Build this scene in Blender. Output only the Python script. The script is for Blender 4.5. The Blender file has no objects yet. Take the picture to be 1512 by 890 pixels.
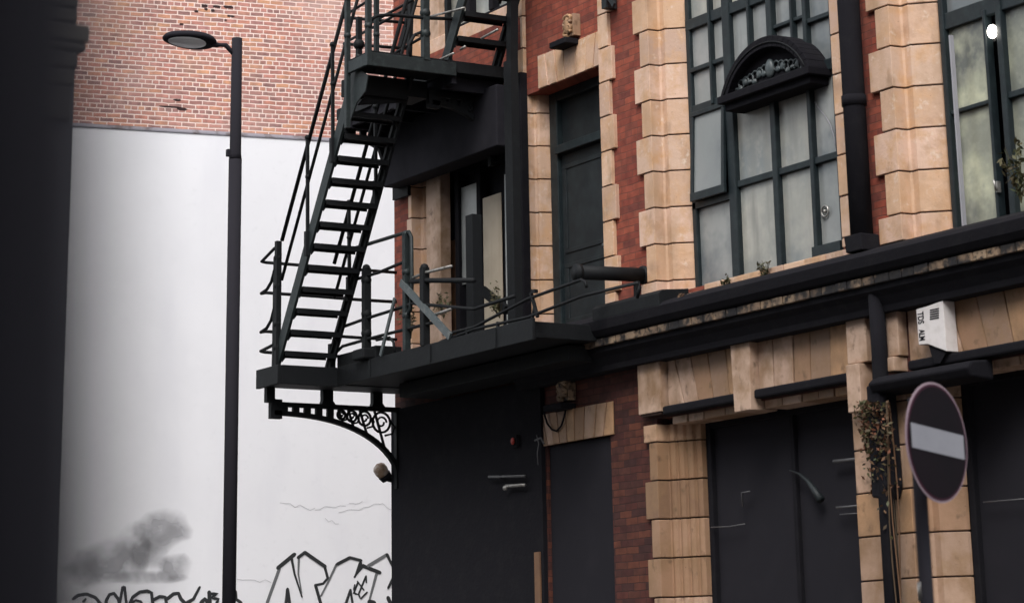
import bpy, bmesh, math, random
from mathutils import Vector, Matrix
random.seed(7)
C = bpy.context.scene.collection
# ------------------------------------------------------------------ camera model (used to place things on real planes)
RW = ((0.5119517, 0.2520, -0.8212), (0.858624, -0.133209, 0.494995), (-0.0148, 0.9588, 0.2853))
def _solve():
    V = Vector((529., -12400.)); A = Vector((-1560., 1065.)); s = .0177
    pp = Vector((529 + s*(-83+12400), -83.)); d = V-pp; L = d.length; n = -d/L
    h = n.dot(A-pp); f = math.sqrt(h*L)
    cd = lambda p: Vector((p[0]-pp.x, -(p[1]-pp.y), f)).normalized()
    up = cd(V); up = -up if up.y < 0 else up
    X = -cd(A); Y = X.cross(up)
    return pp, f, X, Y, up
PP, FL, AX, AY, AZ = _solve()
CAM = Vector((0., -15., 1.6))
def ray(px, py):
    v = Vector((px-PP.x, -(py-PP.y), FL)).normalized()
    return Vector((AX.dot(v), AY.dot(v), AZ.dot(v)))
def onY(px, py, y=0.):
    r = ray(px, py); return CAM + r*((y-CAM.y)/r.y)
def onX(px, py, x):
    r = ray(px, py); return CAM + r*((x-CAM.x)/r.x)
def FX(px, py, y=0.): return onY(px, py, y).x
def FZ(px, py, y=0.): return onY(px, py, y).z
def at_depth(px, py, t): return CAM + ray(px, py)*t

# ------------------------------------------------------------------ materials
def mat(name, col, rough=.8, metal=0., noise=None, bump=0., bscale=20., coord='P', spec=.5, island=None, stain=None, objrand=None):
    m = bpy.data.materials.new(name); m.use_nodes = True
    nt = m.node_tree; N = nt.nodes; L = nt.links; b = N['Principled BSDF']
    b.inputs['Roughness'].default_value = rough; b.inputs['Metallic'].default_value = metal
    b.inputs['Specular IOR Level'].default_value = spec
    b.inputs['Base Color'].default_value = (*col, 1)
    geo = N.new('ShaderNodeNewGeometry'); out = None
    def mixc(fac, a, bcol, mode='MIX'):
        x = N.new('ShaderNodeMix'); x.data_type = 'RGBA'; x.blend_type = mode
        if isinstance(fac, float): x.inputs[0].default_value = fac
        else: L.new(fac, x.inputs[0])
        for i, v in ((6, a), (7, bcol)):
            if isinstance(v, tuple): x.inputs[i].default_value = (*v, 1)
            else: L.new(v, x.inputs[i])
        return x.outputs[2]
    def nz(scale, detail=5, rough_=.6):
        t = N.new('ShaderNodeTexNoise'); t.inputs['Scale'].default_value = scale
        t.inputs['Detail'].default_value = detail; t.inputs['Roughness'].default_value = rough_
        L.new(geo.outputs['Position'], t.inputs['Vector']); return t.outputs['Fac']
    def ramp(src, p0, p1, c0=(0,0,0), c1=(1,1,1)):
        r = N.new('ShaderNodeValToRGB'); e = r.color_ramp.elements
        e[0].position = p0; e[1].position = p1; e[0].color = (*c0, 1); e[1].color = (*c1, 1)
        L.new(src, r.inputs[0]); return r.outputs[0]
    cur = col
    if objrand:
        oi = N.new('ShaderNodeObjectInfo'); cur = mixc(oi.outputs['Random'], col, objrand)
    if island:                      # list of colours, picked per stone
        r = N.new('ShaderNodeValToRGB'); r.color_ramp.interpolation = 'LINEAR'
        while len(r.color_ramp.elements) < len(island): r.color_ramp.elements.new(.5)
        for i, c in enumerate(island):
            r.color_ramp.elements[i].position = i/(len(island)-1); r.color_ramp.elements[i].color = (*c, 1)
        L.new(geo.outputs['Random Per Island'], r.inputs[0]); cur = r.outputs[0]
    if noise:
        for (sc, c2, lo, hi) in noise:
            cur = mixc(ramp(nz(sc), lo, hi), cur, c2)
    if stain:                       # vertically streaked stains
        for (sx, sz, c2, lo, hi) in stain:
            mp = N.new('ShaderNodeMapping'); mp.inputs['Scale'].default_value = (sx, sx, sz)
            L.new(geo.outputs['Position'], mp.inputs['Vector'])
            t = N.new('ShaderNodeTexNoise'); t.inputs['Scale'].default_value = 1.; t.inputs['Detail'].default_value = 6
            L.new(mp.outputs[0], t.inputs['Vector'])
            cur = mixc(ramp(t.outputs['Fac'], lo, hi), cur, c2)
    if not isinstance(cur, tuple): L.new(cur, b.inputs['Base Color'])
    if bump:
        bp = N.new('ShaderNodeBump'); bp.inputs['Strength'].default_value = bump; bp.inputs['Distance'].default_value = .02
        L.new(nz(bscale, 8), bp.inputs['Height']); L.new(bp.outputs[0], b.inputs['Normal'])
    return m

def brick_mat(name, c1, c2, mortar, freq=6, hues=None, msize=.012, bump=.6, axis='XZ', dark=None, grime=None, bw=.225, spec=.3):
    m = bpy.data.materials.new(name); m.use_nodes = True
    nt = m.node_tree; N = nt.nodes; L = nt.links; b = N['Principled BSDF']
    b.inputs['Roughness'].default_value = .85; b.inputs['Specular IOR Level'].default_value = spec
    tc = N.new('ShaderNodeTexCoord'); sp = N.new('ShaderNodeSeparateXYZ'); cb = N.new('ShaderNodeCombineXYZ')
    L.new(tc.outputs['Object'], sp.inputs[0])
    ad = N.new('ShaderNodeMath'); ad.operation = 'ADD'; L.new(sp.outputs[0], ad.inputs[0]); L.new(sp.outputs[1], ad.inputs[1])
    L.new(ad.outputs[0] if axis == 'X+Y' else sp.outputs[0], cb.inputs[0]); L.new(sp.outputs[2], cb.inputs[1])
    # wobble so that joints are not ruler straight
    nz = N.new('ShaderNodeTexNoise'); nz.inputs['Scale'].default_value = 5.; nz.inputs['Detail'].default_value = 4; L.new(cb.outputs[0], nz.inputs['Vector'])
    vm = N.new('ShaderNodeVectorMath'); vm.operation = 'MULTIPLY_ADD'
    L.new(nz.outputs['Color'], vm.inputs[0]); vm.inputs[1].default_value = (.028, .028, 0); L.new(cb.outputs[0], vm.inputs[2])
    bt = N.new('ShaderNodeTexBrick'); L.new(vm.outputs[0], bt.inputs['Vector'])
    bt.inputs['Scale'].default_value = 1.; bt.inputs['Brick Width'].default_value = bw; bt.inputs['Row Height'].default_value = .075
    bt.inputs['Mortar Size'].default_value = msize*.5; bt.inputs['Mortar Smooth'].default_value = .5
    bt.squash = .5; bt.squash_frequency = freq; bt.offset = .5
    bt.inputs['Color1'].default_value = (0, 0, 0, 1); bt.inputs['Color2'].default_value = (1, 1, 1, 1); bt.inputs['Mortar'].default_value = (.5, .5, .5, 1)
    r = N.new('ShaderNodeValToRGB'); cols = [c1, c2] if not hues else hues
    while len(r.color_ramp.elements) < len(cols): r.color_ramp.elements.new(.5)
    for i, c in enumerate(cols):
        r.color_ramp.elements[i].position = i/(len(cols)-1); r.color_ramp.elements[i].color = (*c, 1)
    L.new(bt.outputs['Color'], r.inputs[0])
    n2 = N.new('ShaderNodeTexNoise'); n2.inputs['Scale'].default_value = 9.; n2.inputs['Detail'].default_value = 6; L.new(cb.outputs[0], n2.inputs['Vector'])
    r2 = N.new('ShaderNodeValToRGB'); r2.color_ramp.elements[0].color = (.72, .72, .72, 1); r2.color_ramp.elements[1].color = (1.25, 1.22, 1.18, 1)
    r2.color_ramp.elements[0].position = .3; r2.color_ramp.elements[1].position = .7; L.new(n2.outputs['Fac'], r2.inputs[0])
    mu = N.new('ShaderNodeMix'); mu.data_type = 'RGBA'; mu.blend_type = 'MULTIPLY'; mu.inputs[0].default_value = 1.
    L.new(r.outputs[0], mu.inputs[6]); L.new(r2.outputs[0], mu.inputs[7])
    mx = N.new('ShaderNodeMix'); mx.data_type = 'RGBA'; L.new(bt.outputs['Fac'], mx.inputs[0]); L.new(mu.outputs[2], mx.inputs[6])
    mx.inputs[7].default_value = (*mortar, 1)
    last = mx.outputs[2]
    if grime:
        for (sc, col, lo, hi) in grime:
            n3 = N.new('ShaderNodeTexNoise'); n3.inputs['Scale'].default_value = sc; n3.inputs['Detail'].default_value = 6; L.new(cb.outputs[0], n3.inputs['Vector'])
            r3 = N.new('ShaderNodeValToRGB'); r3.color_ramp.elements[0].position = lo; r3.color_ramp.elements[1].position = hi; L.new(n3.outputs['Fac'], r3.inputs[0])
            m3 = N.new('ShaderNodeMix'); m3.data_type = 'RGBA'; L.new(r3.outputs[0], m3.inputs[0]); L.new(last, m3.inputs[6]); m3.inputs[7].default_value = (*col, 1)
            last = m3.outputs[2]
    L.new(last, b.inputs['Base Color'])
    iv = N.new('ShaderNodeMath'); iv.operation = 'SUBTRACT'; iv.inputs[0].default_value = 1.; L.new(bt.outputs['Fac'], iv.inputs[1])
    a2 = N.new('ShaderNodeMath'); a2.operation = 'MULTIPLY_ADD'; L.new(n2.outputs['Fac'], a2.inputs[0]); a2.inputs[1].default_value = .5; L.new(iv.outputs[0], a2.inputs[2])
    bp = N.new('ShaderNodeBump'); bp.inputs['Strength'].default_value = bump; bp.inputs['Distance'].default_value = .008
    L.new(a2.outputs[0], bp.inputs['Height']); L.new(bp.outputs[0], b.inputs['Normal'])
    return m

def glass_mat(name, col, rough=.12, vary=None, spec=.5, rip=0., objrand=None, stain=None):
    m = mat(name, col, rough, noise=vary, spec=spec, bump=rip, bscale=3., objrand=objrand, stain=stain)
    return m

M = {}
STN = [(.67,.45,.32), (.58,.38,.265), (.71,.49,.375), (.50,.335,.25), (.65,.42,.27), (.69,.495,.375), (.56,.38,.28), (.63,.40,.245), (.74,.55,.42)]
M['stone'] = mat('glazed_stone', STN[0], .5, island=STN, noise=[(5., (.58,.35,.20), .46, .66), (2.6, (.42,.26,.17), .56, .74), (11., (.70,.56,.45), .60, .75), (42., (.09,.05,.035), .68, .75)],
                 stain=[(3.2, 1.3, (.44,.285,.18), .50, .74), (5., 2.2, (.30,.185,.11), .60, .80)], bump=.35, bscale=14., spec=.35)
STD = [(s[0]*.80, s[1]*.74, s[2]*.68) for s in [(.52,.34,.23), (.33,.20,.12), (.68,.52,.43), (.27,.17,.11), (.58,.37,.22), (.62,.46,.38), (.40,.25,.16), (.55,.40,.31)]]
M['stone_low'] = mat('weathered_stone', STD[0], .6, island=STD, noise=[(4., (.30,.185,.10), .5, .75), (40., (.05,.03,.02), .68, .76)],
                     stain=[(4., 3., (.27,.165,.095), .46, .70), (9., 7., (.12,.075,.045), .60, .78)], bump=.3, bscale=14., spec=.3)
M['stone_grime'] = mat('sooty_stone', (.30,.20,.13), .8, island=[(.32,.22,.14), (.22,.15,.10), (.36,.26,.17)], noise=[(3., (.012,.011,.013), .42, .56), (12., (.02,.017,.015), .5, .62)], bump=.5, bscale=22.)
M['joint'] = mat('dark_joint', (.035,.016,.011), .9)
M['soot'] = mat('soot_black', (.0105,.0101,.0132), .9, noise=[(6., (.014,.0135,.016), .5, .7)], spec=.12, bump=.3)
M['iron'] = mat('iron_paint', (.0082,.0092,.0108), .65, noise=[(9., (.011,.013,.0145), .5, .7), (30., (.022,.014,.010), .72, .8)], spec=.2, bump=.15)
M['iron_green'] = mat('green_iron', (.012,.018,.0195), .55, noise=[(14., (.026,.036,.037), .5, .7), (30., (.03,.018,.012), .70, .8)], spec=.4, bump=.15)
M['iron_pale'] = mat('worn_iron', (.06,.075,.08), .45, noise=[(14., (.12,.13,.13), .5, .7)], spec=.5)
M['rubbed_glint'] = mat('rubbed_glint_metal', (.35,.34,.32), .35, metal=.6, noise=[(20., (.1,.09,.08), .5, .7)])  # worn bare metal, also used for painted highlights on rails
M['frame'] = mat('green_frame', (.010,.0165,.020), .5, noise=[(10., (.018,.028,.031), .45, .7)], spec=.35, bump=.1)
M['door'] = mat('dark_door', (.009,.0125,.015), .6, noise=[(5., (.018,.025,.028), .4, .7)], spec=.4)
M['deep'] = mat('charcoal_board', (.024,.0235,.029), .9, spec=.1, noise=[(3., (.017,.0165,.021), .4, .7)])
M['black'] = mat('black_interior', (.0195,.0188,.0235), .9, spec=.1, noise=[(2.5, (.023,.022,.027), .5, .75)])
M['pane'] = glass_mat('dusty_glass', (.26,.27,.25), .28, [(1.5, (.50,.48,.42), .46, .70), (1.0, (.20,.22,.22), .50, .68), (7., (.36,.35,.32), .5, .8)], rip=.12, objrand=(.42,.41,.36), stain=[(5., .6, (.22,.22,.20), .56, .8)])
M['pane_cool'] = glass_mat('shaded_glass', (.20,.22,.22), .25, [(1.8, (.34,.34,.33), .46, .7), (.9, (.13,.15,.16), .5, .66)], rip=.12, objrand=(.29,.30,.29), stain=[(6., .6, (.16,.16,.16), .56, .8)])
M['pane_green'] = glass_mat('frosted_glass', (.24,.25,.20), .35, [(1.0, (.52,.53,.38), .50, .66), (1.1, (.12,.13,.12), .5, .66), (9., (.30,.31,.25), .5, .8)], rip=.4)
M['white'] = mat('white_render', (.81,.81,.84), .85, noise=[(.35, (.76,.76,.79), .42, .7), (2.5, (.80,.80,.83), .5, .75), (9., (.75,.75,.78), .58, .8)], stain=[(1.6, .4, (.74,.74,.78), .54, .8)], bump=.06, bscale=6., spec=.2)
M['flash'] = mat('lead_flashing', (.22,.21,.24), .6, noise=[(3., (.10,.08,.08), .5, .62)])
M['gable'] = brick_mat('gable_brick', None, None, (.80,.63,.57), 6,
    [(.43,.20,.17), (.48,.22,.18), (.33,.19,.17), (.52,.23,.18), (.56,.29,.18), (.45,.22,.20), (.27,.15,.14), (.54,.25,.21)], msize=.024,
    grime=[(.45, (.72,.52,.46), .50, 1.0), (.8, (.60,.36,.22), .56, 1.1), (2.2, (.40,.22,.19), .56, .95)])
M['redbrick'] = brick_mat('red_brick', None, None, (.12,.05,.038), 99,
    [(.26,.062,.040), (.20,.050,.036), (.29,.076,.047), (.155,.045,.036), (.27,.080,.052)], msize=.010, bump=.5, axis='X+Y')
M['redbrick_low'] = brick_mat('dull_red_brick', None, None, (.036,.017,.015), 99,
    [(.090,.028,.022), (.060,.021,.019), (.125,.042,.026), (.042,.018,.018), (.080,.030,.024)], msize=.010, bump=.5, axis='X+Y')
M['farstone'] = mat('brown_stone', (.16,.15,.14), .8, island=[(.17,.155,.135), (.12,.11,.105), (.21,.19,.16)], noise=[(1.2, (.12,.11,.105), .5, .7)])
M['fardark'] = mat('dark_render', (.17,.168,.185), .8, noise=[(1.5, (.13,.13,.145), .4, .7)])
M['paint'] = mat('black_spray', (.018,.020,.022), .6)
M['crack'] = mat('hairline', (.42,.42,.44), .9)
M['paint_thin'] = mat('thin_spray', (.13,.135,.14), .6)
M['road'] = mat('asphalt', (.05,.05,.052), .9, noise=[(3., (.035,.035,.037), .4, .7)], bump=.4, bscale=60.)
M['paving'] = mat('paving_stone', (.20,.19,.18), .85, noise=[(2., (.14,.135,.13), .4, .7)], bump=.3, bscale=30.)
M['plastic'] = mat('white_plastic', (.74,.70,.69), .45, noise=[(8., (.62,.58,.56), .5, .75)], spec=.4)
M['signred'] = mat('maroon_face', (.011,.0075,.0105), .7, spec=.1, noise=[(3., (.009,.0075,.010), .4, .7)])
M['signedge'] = mat('maroon_edge', (.050,.012,.026), .6, spec=.2)
M['signwhite'] = mat('sign_white', (.31,.31,.34), .5, noise=[(4., (.27,.27,.30), .4, .7)])
M['signrim'] = mat('sign_rim', (.36,.26,.30), .4)
M['post'] = mat('black_post', (.0215,.0205,.026), .9, spec=.12)
M['lens'] = mat('lamp_lens', (.85,.86,.88), .3)
M['leaf'] = mat('leaf', (.05,.06,.022), .7, island=[(.035,.05,.02), (.08,.07,.025), (.05,.035,.015)])
M['leafdry'] = mat('dry_leaf', (.20,.08,.04), .8, island=[(.20,.07,.035), (.09,.04,.02), (.13,.07,.035), (.035,.03,.018)])
M['blind'] = mat('cream_board', (.42,.36,.28), .7, noise=[(2., (.33,.28,.21), .4, .7)], stain=[(8., .5, (.30,.25,.19), .55, .8)])
M['brown'] = mat('brown_board', (.19,.10,.05), .7, noise=[(3., (.10,.05,.03), .4, .7)])
M['glassdome'] = mat('amber_glass', (.30,.20,.13), .25, noise=[(12., (.5,.42,.36), .45, .6)])
M['red'] = mat('red_paint', (.35,.03,.02), .5)
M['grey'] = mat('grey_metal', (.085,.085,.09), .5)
M['hole'] = mat('dark_hole', (.03,.012,.012), .9)
def emis(name, col, s):
    m = bpy.data.materials.new(name); m.use_nodes = True; b = m.node_tree.nodes['Principled BSDF']
    b.inputs['Emission Color'].default_value = (*col, 1); b.inputs['Emission Strength'].default_value = s; return m
M['bulb'] = emis('lit_bulb', (1., .93, .82), 6.)

# ------------------------------------------------------------------ mesh builder
class MB:
    def __init__(s): s.v = []; s.f = []; s.m = []; s.sm = []
    def add(s, vs, fs, mi=0, sm=False):
        o = len(s.v); s.v += [Vector(v) for v in vs]; s.f += [tuple(i+o for i in f) for f in fs]; s.m += [mi]*len(fs); s.sm += [sm]*len(fs); return s
    def box(s, x0, x1, y0, y1, z0, z1, mi=0):
        if x0 > x1: x0, x1 = x1, x0
        if y0 > y1: y0, y1 = y1, y0
        if z0 > z1: z0, z1 = z1, z0
        v = [(x0,y0,z0),(x1,y0,z0),(x1,y1,z0),(x0,y1,z0),(x0,y0,z1),(x1,y0,z1),(x1,y1,z1),(x0,y1,z1)]
        return s.add(v, [(0,3,2,1),(4,5,6,7),(0,1,5,4),(1,2,6,5),(2,3,7,6),(3,0,4,7)], mi)
    def prism(s, poly, axis, a0, a1, mi=0):
        """poly: list of 2D points. axis 'x': points are (y,z); 'y': (x,z); 'z': (x,y)"""
        P = {'x': lambda p, a: (a, p[0], p[1]), 'y': lambda p, a: (p[0], a, p[1]), 'z': lambda p, a: (p[0], p[1], a)}[axis]
        n = len(poly); v = [P(p, a0) for p in poly] + [P(p, a1) for p in poly]
        f = [tuple(range(n)), tuple(range(2*n-1, n-1, -1))] + [((i+1) % n, i, i+n, (i+1) % n+n) for i in range(n)]
        return s.add(v, f, mi)
    def tube(s, pts, r, seg=8, mi=0, flat=None, closed=False):
        pts = [Vector(p) for p in pts]; n = len(pts); vs = []; fs = []
        N0 = None
        rs = r if isinstance(r, (list, tuple)) else [r]*n
        for i, p in enumerate(pts):
            if closed: t = (pts[(i+1) % n]-pts[i-1])
            else: t = (pts[min(i+1, n-1)]-pts[max(i-1, 0)])
            t.normalize()
            if N0 is None:
                a = Vector((0,0,1)) if abs(t.z) < .9 else Vector((0,1,0)); N0 = (a - t*a.dot(t)).normalized()
            else: N0 = (N0 - t*N0.dot(t)).normalized()
            B = t.cross(N0)
            for k in range(seg):
                a = 2*math.pi*(k+.5)/seg
                vs.append(p + N0*math.cos(a)*rs[i] + B*math.sin(a)*rs[i])
        m = n if closed else n-1
        for i in range(m):
            j = (i+1) % n
            for k in range(seg): fs.append((i*seg+k, i*seg+(k+1) % seg, j*seg+(k+1) % seg, j*seg+k))
        if not closed: fs += [tuple(range(seg-1, -1, -1)), tuple((n-1)*seg+k for k in range(seg))]
        return s.add(vs, fs, mi, seg > 4)
    def bar(s, p, q, w, h, mi=0, side=None):
        """rectangular bar p->q, w along 'side' direction, h across"""
        p = Vector(p); q = Vector(q); t = (q-p).normalized()
        S = Vector(side) if side else (Vector((0,1,0)) if abs(t.y) < .9 else Vector((1,0,0)))
        S = (S - t*S.dot(t)).normalized(); U = t.cross(S)
        v = []
        for c in (p, q):
            for a, b in ((-1,-1),(1,-1),(1,1),(-1,1)): v.append(c + S*a*w/2 + U*b*h/2)
        return s.add(v, [(3,2,1,0),(4,5,6,7),(0,1,5,4),(1,2,6,5),(2,3,7,6),(3,0,4,7)], mi)
    def ball(s, c, r, mi=0, sc=(1,1,1), nu=12, nv=8):
        vs = []; fs = []
        for i in range(nv+1):
            th = math.pi*i/nv
            for j in range(nu):
                ph = 2*math.pi*j/nu
                vs.append((c[0]+r*sc[0]*math.sin(th)*math.cos(ph), c[1]+r*sc[1]*math.sin(th)*math.sin(ph), c[2]+r*sc[2]*math.cos(th)))
        for i in range(nv):
            for j in range(nu): fs.append((i*nu+j, (i+1)*nu+j, (i+1)*nu+(j+1) % nu, i*nu+(j+1) % nu))
        return s.add(vs, fs, mi, True)
    def build(s, name, mats, parent=None, bevel=0., origin=None, fix=True):
        org = Vector(origin) if origin is not None else (parent_world(parent) if parent else Vector((0,0,0)))
        me = bpy.data.meshes.new(name)
        me.from_pydata([tuple(v-org) for v in s.v], [], s.f)
        ms = mats if isinstance(mats, (list, tuple)) else [mats]
        for m in ms: me.materials.append(m)
        for p, mi, sm in zip(me.polygons, s.m, s.sm): p.material_index = mi; p.use_smooth = sm
        if fix:
            bm = bmesh.new(); bm.from_mesh(me); bmesh.ops.recalc_face_normals(bm, faces=bm.faces); bm.to_mesh(me); bm.free()
        o = bpy.data.objects.new(name, me); C.objects.link(o)
        if parent:
            o.parent = parent
            if origin is not None: o.location = org - parent_world(parent)
        else: o.location = org
        if bevel:
            b = o.modifiers.new('bevel', 'BEVEL'); b.width = bevel; b.segments = 2; b.limit_method = 'ANGLE'; b.angle_limit = math.radians(40)
        return o
def parent_world(o):
    v = Vector((0,0,0))
    while o: v += o.location; o = o.parent
    return v
def thing(name, label, cat, loc=(0,0,0), rz=0., group=None):
    o = bpy.data.objects.new(name, None); C.objects.link(o); o.location = loc; o.rotation_euler.z = rz
    o.empty_display_size = .2
    o['label'] = label; o['category'] = cat
    if group: o['group'] = group
    return o
def tag(o, label, cat, group=None):
    o['label'] = label; o['category'] = cat
    if group: o['group'] = group
    return o
def structure(o): o['kind'] = 'structure'; return o

# ================================================================== GROUND
structure(MB().box(-400, 400, -400, 400, -.4, 0).build('ground', M['road']))
structure(MB().box(-30.2, 40, -3.0, .30, .004, .12).build('pavement', M['paving'], bevel=.01))

# ================================================================== MAIN BUILDING
XL = -27.72
bld = thing('brick_building', 'red brick and buff stone warehouse behind the black iron fire escape, with a sooty cornice', 'building', (-20, 0, 0))
def JX(a, b, st):
    xa, xb = FX(*a), FX(*b); return xa+(xb-xa)*st-.04
# openings in the facade: x0,x1,z0,z1
W_up1 = (-27.3, -24.62, 5.40, 8.45)
W_up2 = (-27.3, -24.62, 9.35, 12.2)
D_up = (JX((776,200),(821,240,.3),.26), -22.74, 5.40, 8.33)
W_big = (JX((955,250),(1021,150,.3),.38), -18.70, 5.60, 12.4)
W_r = (JX((1308,200),(1396,150,.32),.40), -13.6, 5.52, 12.4)
G_bay = (-27.30, -24.27, .13, 4.85)
G_door = (-24.15, -22.85, .13, 4.25)
G_shop = (JX((965,700),(1044,700,.3),.26), -18.62, .13, 4.33)
G_shop2 = (JX((1346,780),(1427,780,.25),.35), -13.4, .13, 4.33)
OPEN = [W_up1, W_up2, D_up, W_big, W_r, G_bay, G_door, G_shop, G_shop2]
def facade(z0, z1, x0, x1, y0, y1, opens, material, name):
    b = MB(); xs = sorted({x0, x1, *[c for o in opens for c in o[:2] if x0 < c < x1]}); zs = sorted({z0, z1, *[c for o in opens for c in o[2:] if z0 < c < z1]})
    inc = {}
    for i in range(len(xs)-1):
        for k in range(len(zs)-1):
            cx = (xs[i]+xs[i+1])/2; cz = (zs[k]+zs[k+1])/2
            inc[i, k] = not any(o[0] < cx < o[1] and o[2] < cz < o[3] for o in opens)
    for (i, k), v in inc.items():
        if not v: continue
        a, c, d, e = xs[i], xs[i+1], zs[k], zs[k+1]
        b.add([(a,y0,d),(c,y0,d),(c,y0,e),(a,y0,e)], [(0,1,2,3)])
        b.add([(a,y1,d),(c,y1,d),(c,y1,e),(a,y1,e)], [(3,2,1,0)])
        if not inc.get((i-1, k)): b.add([(a,y0,d),(a,y1,d),(a,y1,e),(a,y0,e)], [(3,2,1,0)])
        if not inc.get((i+1, k)): b.add([(c,y0,d),(c,y1,d),(c,y1,e),(c,y0,e)], [(0,1,2,3)])
        if not inc.get((i, k-1)): b.add([(a,y0,d),(c,y0,d),(c,y1,d),(a,y1,d)], [(3,2,1,0)])
        if not inc.get((i, k+1)): b.add([(a,y0,e),(c,y0,e),(c,y1,e),(a,y1,e)], [(0,1,2,3)])
    return b.build(name, material, bld, fix=False)
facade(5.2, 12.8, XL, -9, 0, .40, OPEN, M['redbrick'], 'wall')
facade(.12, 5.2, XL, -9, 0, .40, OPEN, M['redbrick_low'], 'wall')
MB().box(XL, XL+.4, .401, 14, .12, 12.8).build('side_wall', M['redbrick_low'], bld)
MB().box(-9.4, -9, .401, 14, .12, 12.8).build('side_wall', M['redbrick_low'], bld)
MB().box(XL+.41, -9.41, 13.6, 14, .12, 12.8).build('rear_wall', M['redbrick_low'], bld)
MB().box(XL-.1, -8.9, -.15, 14.1, 12.803, 13.0).build('parapet', M['stone_low'], bld, bevel=.02)
MB().box(XL+.42, -9.42, 2.4, 2.5, .13, 12.7).build('interior_wall', M['black'], bld)
MB().box(XL+.42, -9.42, .42, 13.5, 4.95, 5.15).build('floor_slab', M['black'], bld)

# --- stone jambs built block by block.  profile of a left-hand jamb: front face, return, step, return to frame
def jamb(xa, xb, z0, z1, course, zj, alt=.10, side='L', f=-.045, s1=.10, depth=.33, steps=(.42, .72), m='stone', flute=0):
    """xa = brick side edge (short block), xb = opening edge; stones alternate long/short on the brick side"""
    b = MB(); z = z0; k = 0
    zc = zj
    while zc > z0+.02: zc -= course
    cuts = []
    while zc < z1:
        cuts.append(zc); zc += course
    cuts = [max(c, z0) for c in cuts]
    cuts = [c for i, c in enumerate(cuts) if i == len(cuts)-1 or cuts[i+1]-c > .03] + [z1]
    for i in range(len(cuts)-1):
        a, c = cuts[i], cuts[i+1]
        if c-a < .05: continue
        long = int(round((a-zj)/course)) % 2 == 0
        x0 = xa - (alt if long else 0) if side == 'L' else xa + (alt if long else 0)
        g = .0075; w = xb-x0
        W = xb-xa
        j = random.uniform(-.004, .004)
        if side == 'L':
            p1 = xa+W*steps[0]; p2 = xa+W*steps[1]
            prof = [(x0, f+j), (p1, f+j), (p1+.012, s1-.02)]
            if flute:
                for q in range(flute):
                    t0 = p1+.012+(xb-p1-.012)*q/flute; t1 = p1+.012+(xb-p1-.012)*(q+1)/flute
                    y0 = s1-.02+(depth-.05-s1)*q/flute
                    prof += [(t0+.004, y0+.02), ((t0+t1)/2, y0+.012), (t1-.004, y0+.03)]
                prof += [(xb, depth), (x0, depth)]
            else:
                prof += [(p1+.03, s1), (p2, s1), (p2+.02, s1+.03), (xb-.01, depth-.03), (xb, depth), (x0, depth)]
        else:
            prof = [(x0, f+j), (xb, f+j), (xb, depth), (x0, depth)]
        b.prism(prof, 'z', a+g, c-g)
    o = b.build('quoin', [M[m]], bld, bevel=.006)
    x0 = min(xa, xb)+.02; x1 = max(xa, xb)-.02
    c = MB()
    if side == 'L':
        W = xb-xa; c.prism([(xa+.01, f+.012), (xa+W*steps[0]-.012, f+.012), (xa+W*steps[0], s1), (xa+W*steps[1]-.01, s1+.015), (xb-.016, depth-.02), (xa+.01, depth-.02)], 'z', z0+.003, z1-.003)
    else: c.box(x0, x1, f+.012, depth-.02, z0+.003, z1-.003)
    c.build('mortar_joint', M['joint'], o)
    return o
CZ = .392
def X(px, py, y=0.): return FX(px, py, y)
ZJ = FZ(985, 141, 0)        # one joint height read on the pier
# far left end of the facade
jamb(X(608,400), -27.00, 5.42, 8.9, CZ, ZJ, .04, steps=(.30,.55))
jamb(X(608,20), -27.00, 8.95, 12.7, CZ, ZJ, .04, steps=(.30,.55))
# pilaster left of the upper door
jamb(X(776,200), X(821,240,.3), 5.42, 12.7, CZ, ZJ, .085, steps=(.26,.52))
# right-hand jamb of the upper door
jamb(X(906,200), X(893,250), 5.42, 12.7, CZ, ZJ+CZ, .075, side='R', f=-.045)
# pier left of the big window
jamb(X(955,250), X(1021,150,.3), 5.55, 12.7, CZ, ZJ, .12, steps=(.38,.62))
# right jamb of the big window
jamb(X(1256,200), X(1238,200), 5.62, 12.7, CZ*1.02, ZJ+CZ, .05, side='R', f=-.03)
# pier left of the right-hand window
jamb(X(1308,200), X(1396,150,.32), 5.55, 12.7, CZ*1.02, ZJ+.08, .13, steps=(.40,.62))
# ground floor
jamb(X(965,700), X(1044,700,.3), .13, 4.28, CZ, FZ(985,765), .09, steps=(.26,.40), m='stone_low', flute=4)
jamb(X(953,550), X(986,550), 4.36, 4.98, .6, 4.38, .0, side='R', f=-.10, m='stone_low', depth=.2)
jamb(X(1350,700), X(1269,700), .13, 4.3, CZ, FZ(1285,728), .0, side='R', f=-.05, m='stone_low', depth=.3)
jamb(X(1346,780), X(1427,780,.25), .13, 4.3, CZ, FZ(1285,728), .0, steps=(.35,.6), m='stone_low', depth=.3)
for (a, c, z0, z1) in ((X(1262,480), X(1291,480), 4.50, 5.02), (X(1316,470), X(1338,470), 4.50, 5.02)):
    MB().box(a, c, -.11, .1, z0, z1).build('pilaster_block', M['stone_low'], bld, bevel=.008)
for (a, c, z0, z1) in ((X(1270,570), X(1290,570), 4.05, 4.49), (X(1322,540), X(1340,540), 4.36, 4.49)):
    MB().box(a, c, -.16, .1, z0, z1).build('pilaster_block', M['stone_low'], bld, bevel=.008)

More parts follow.
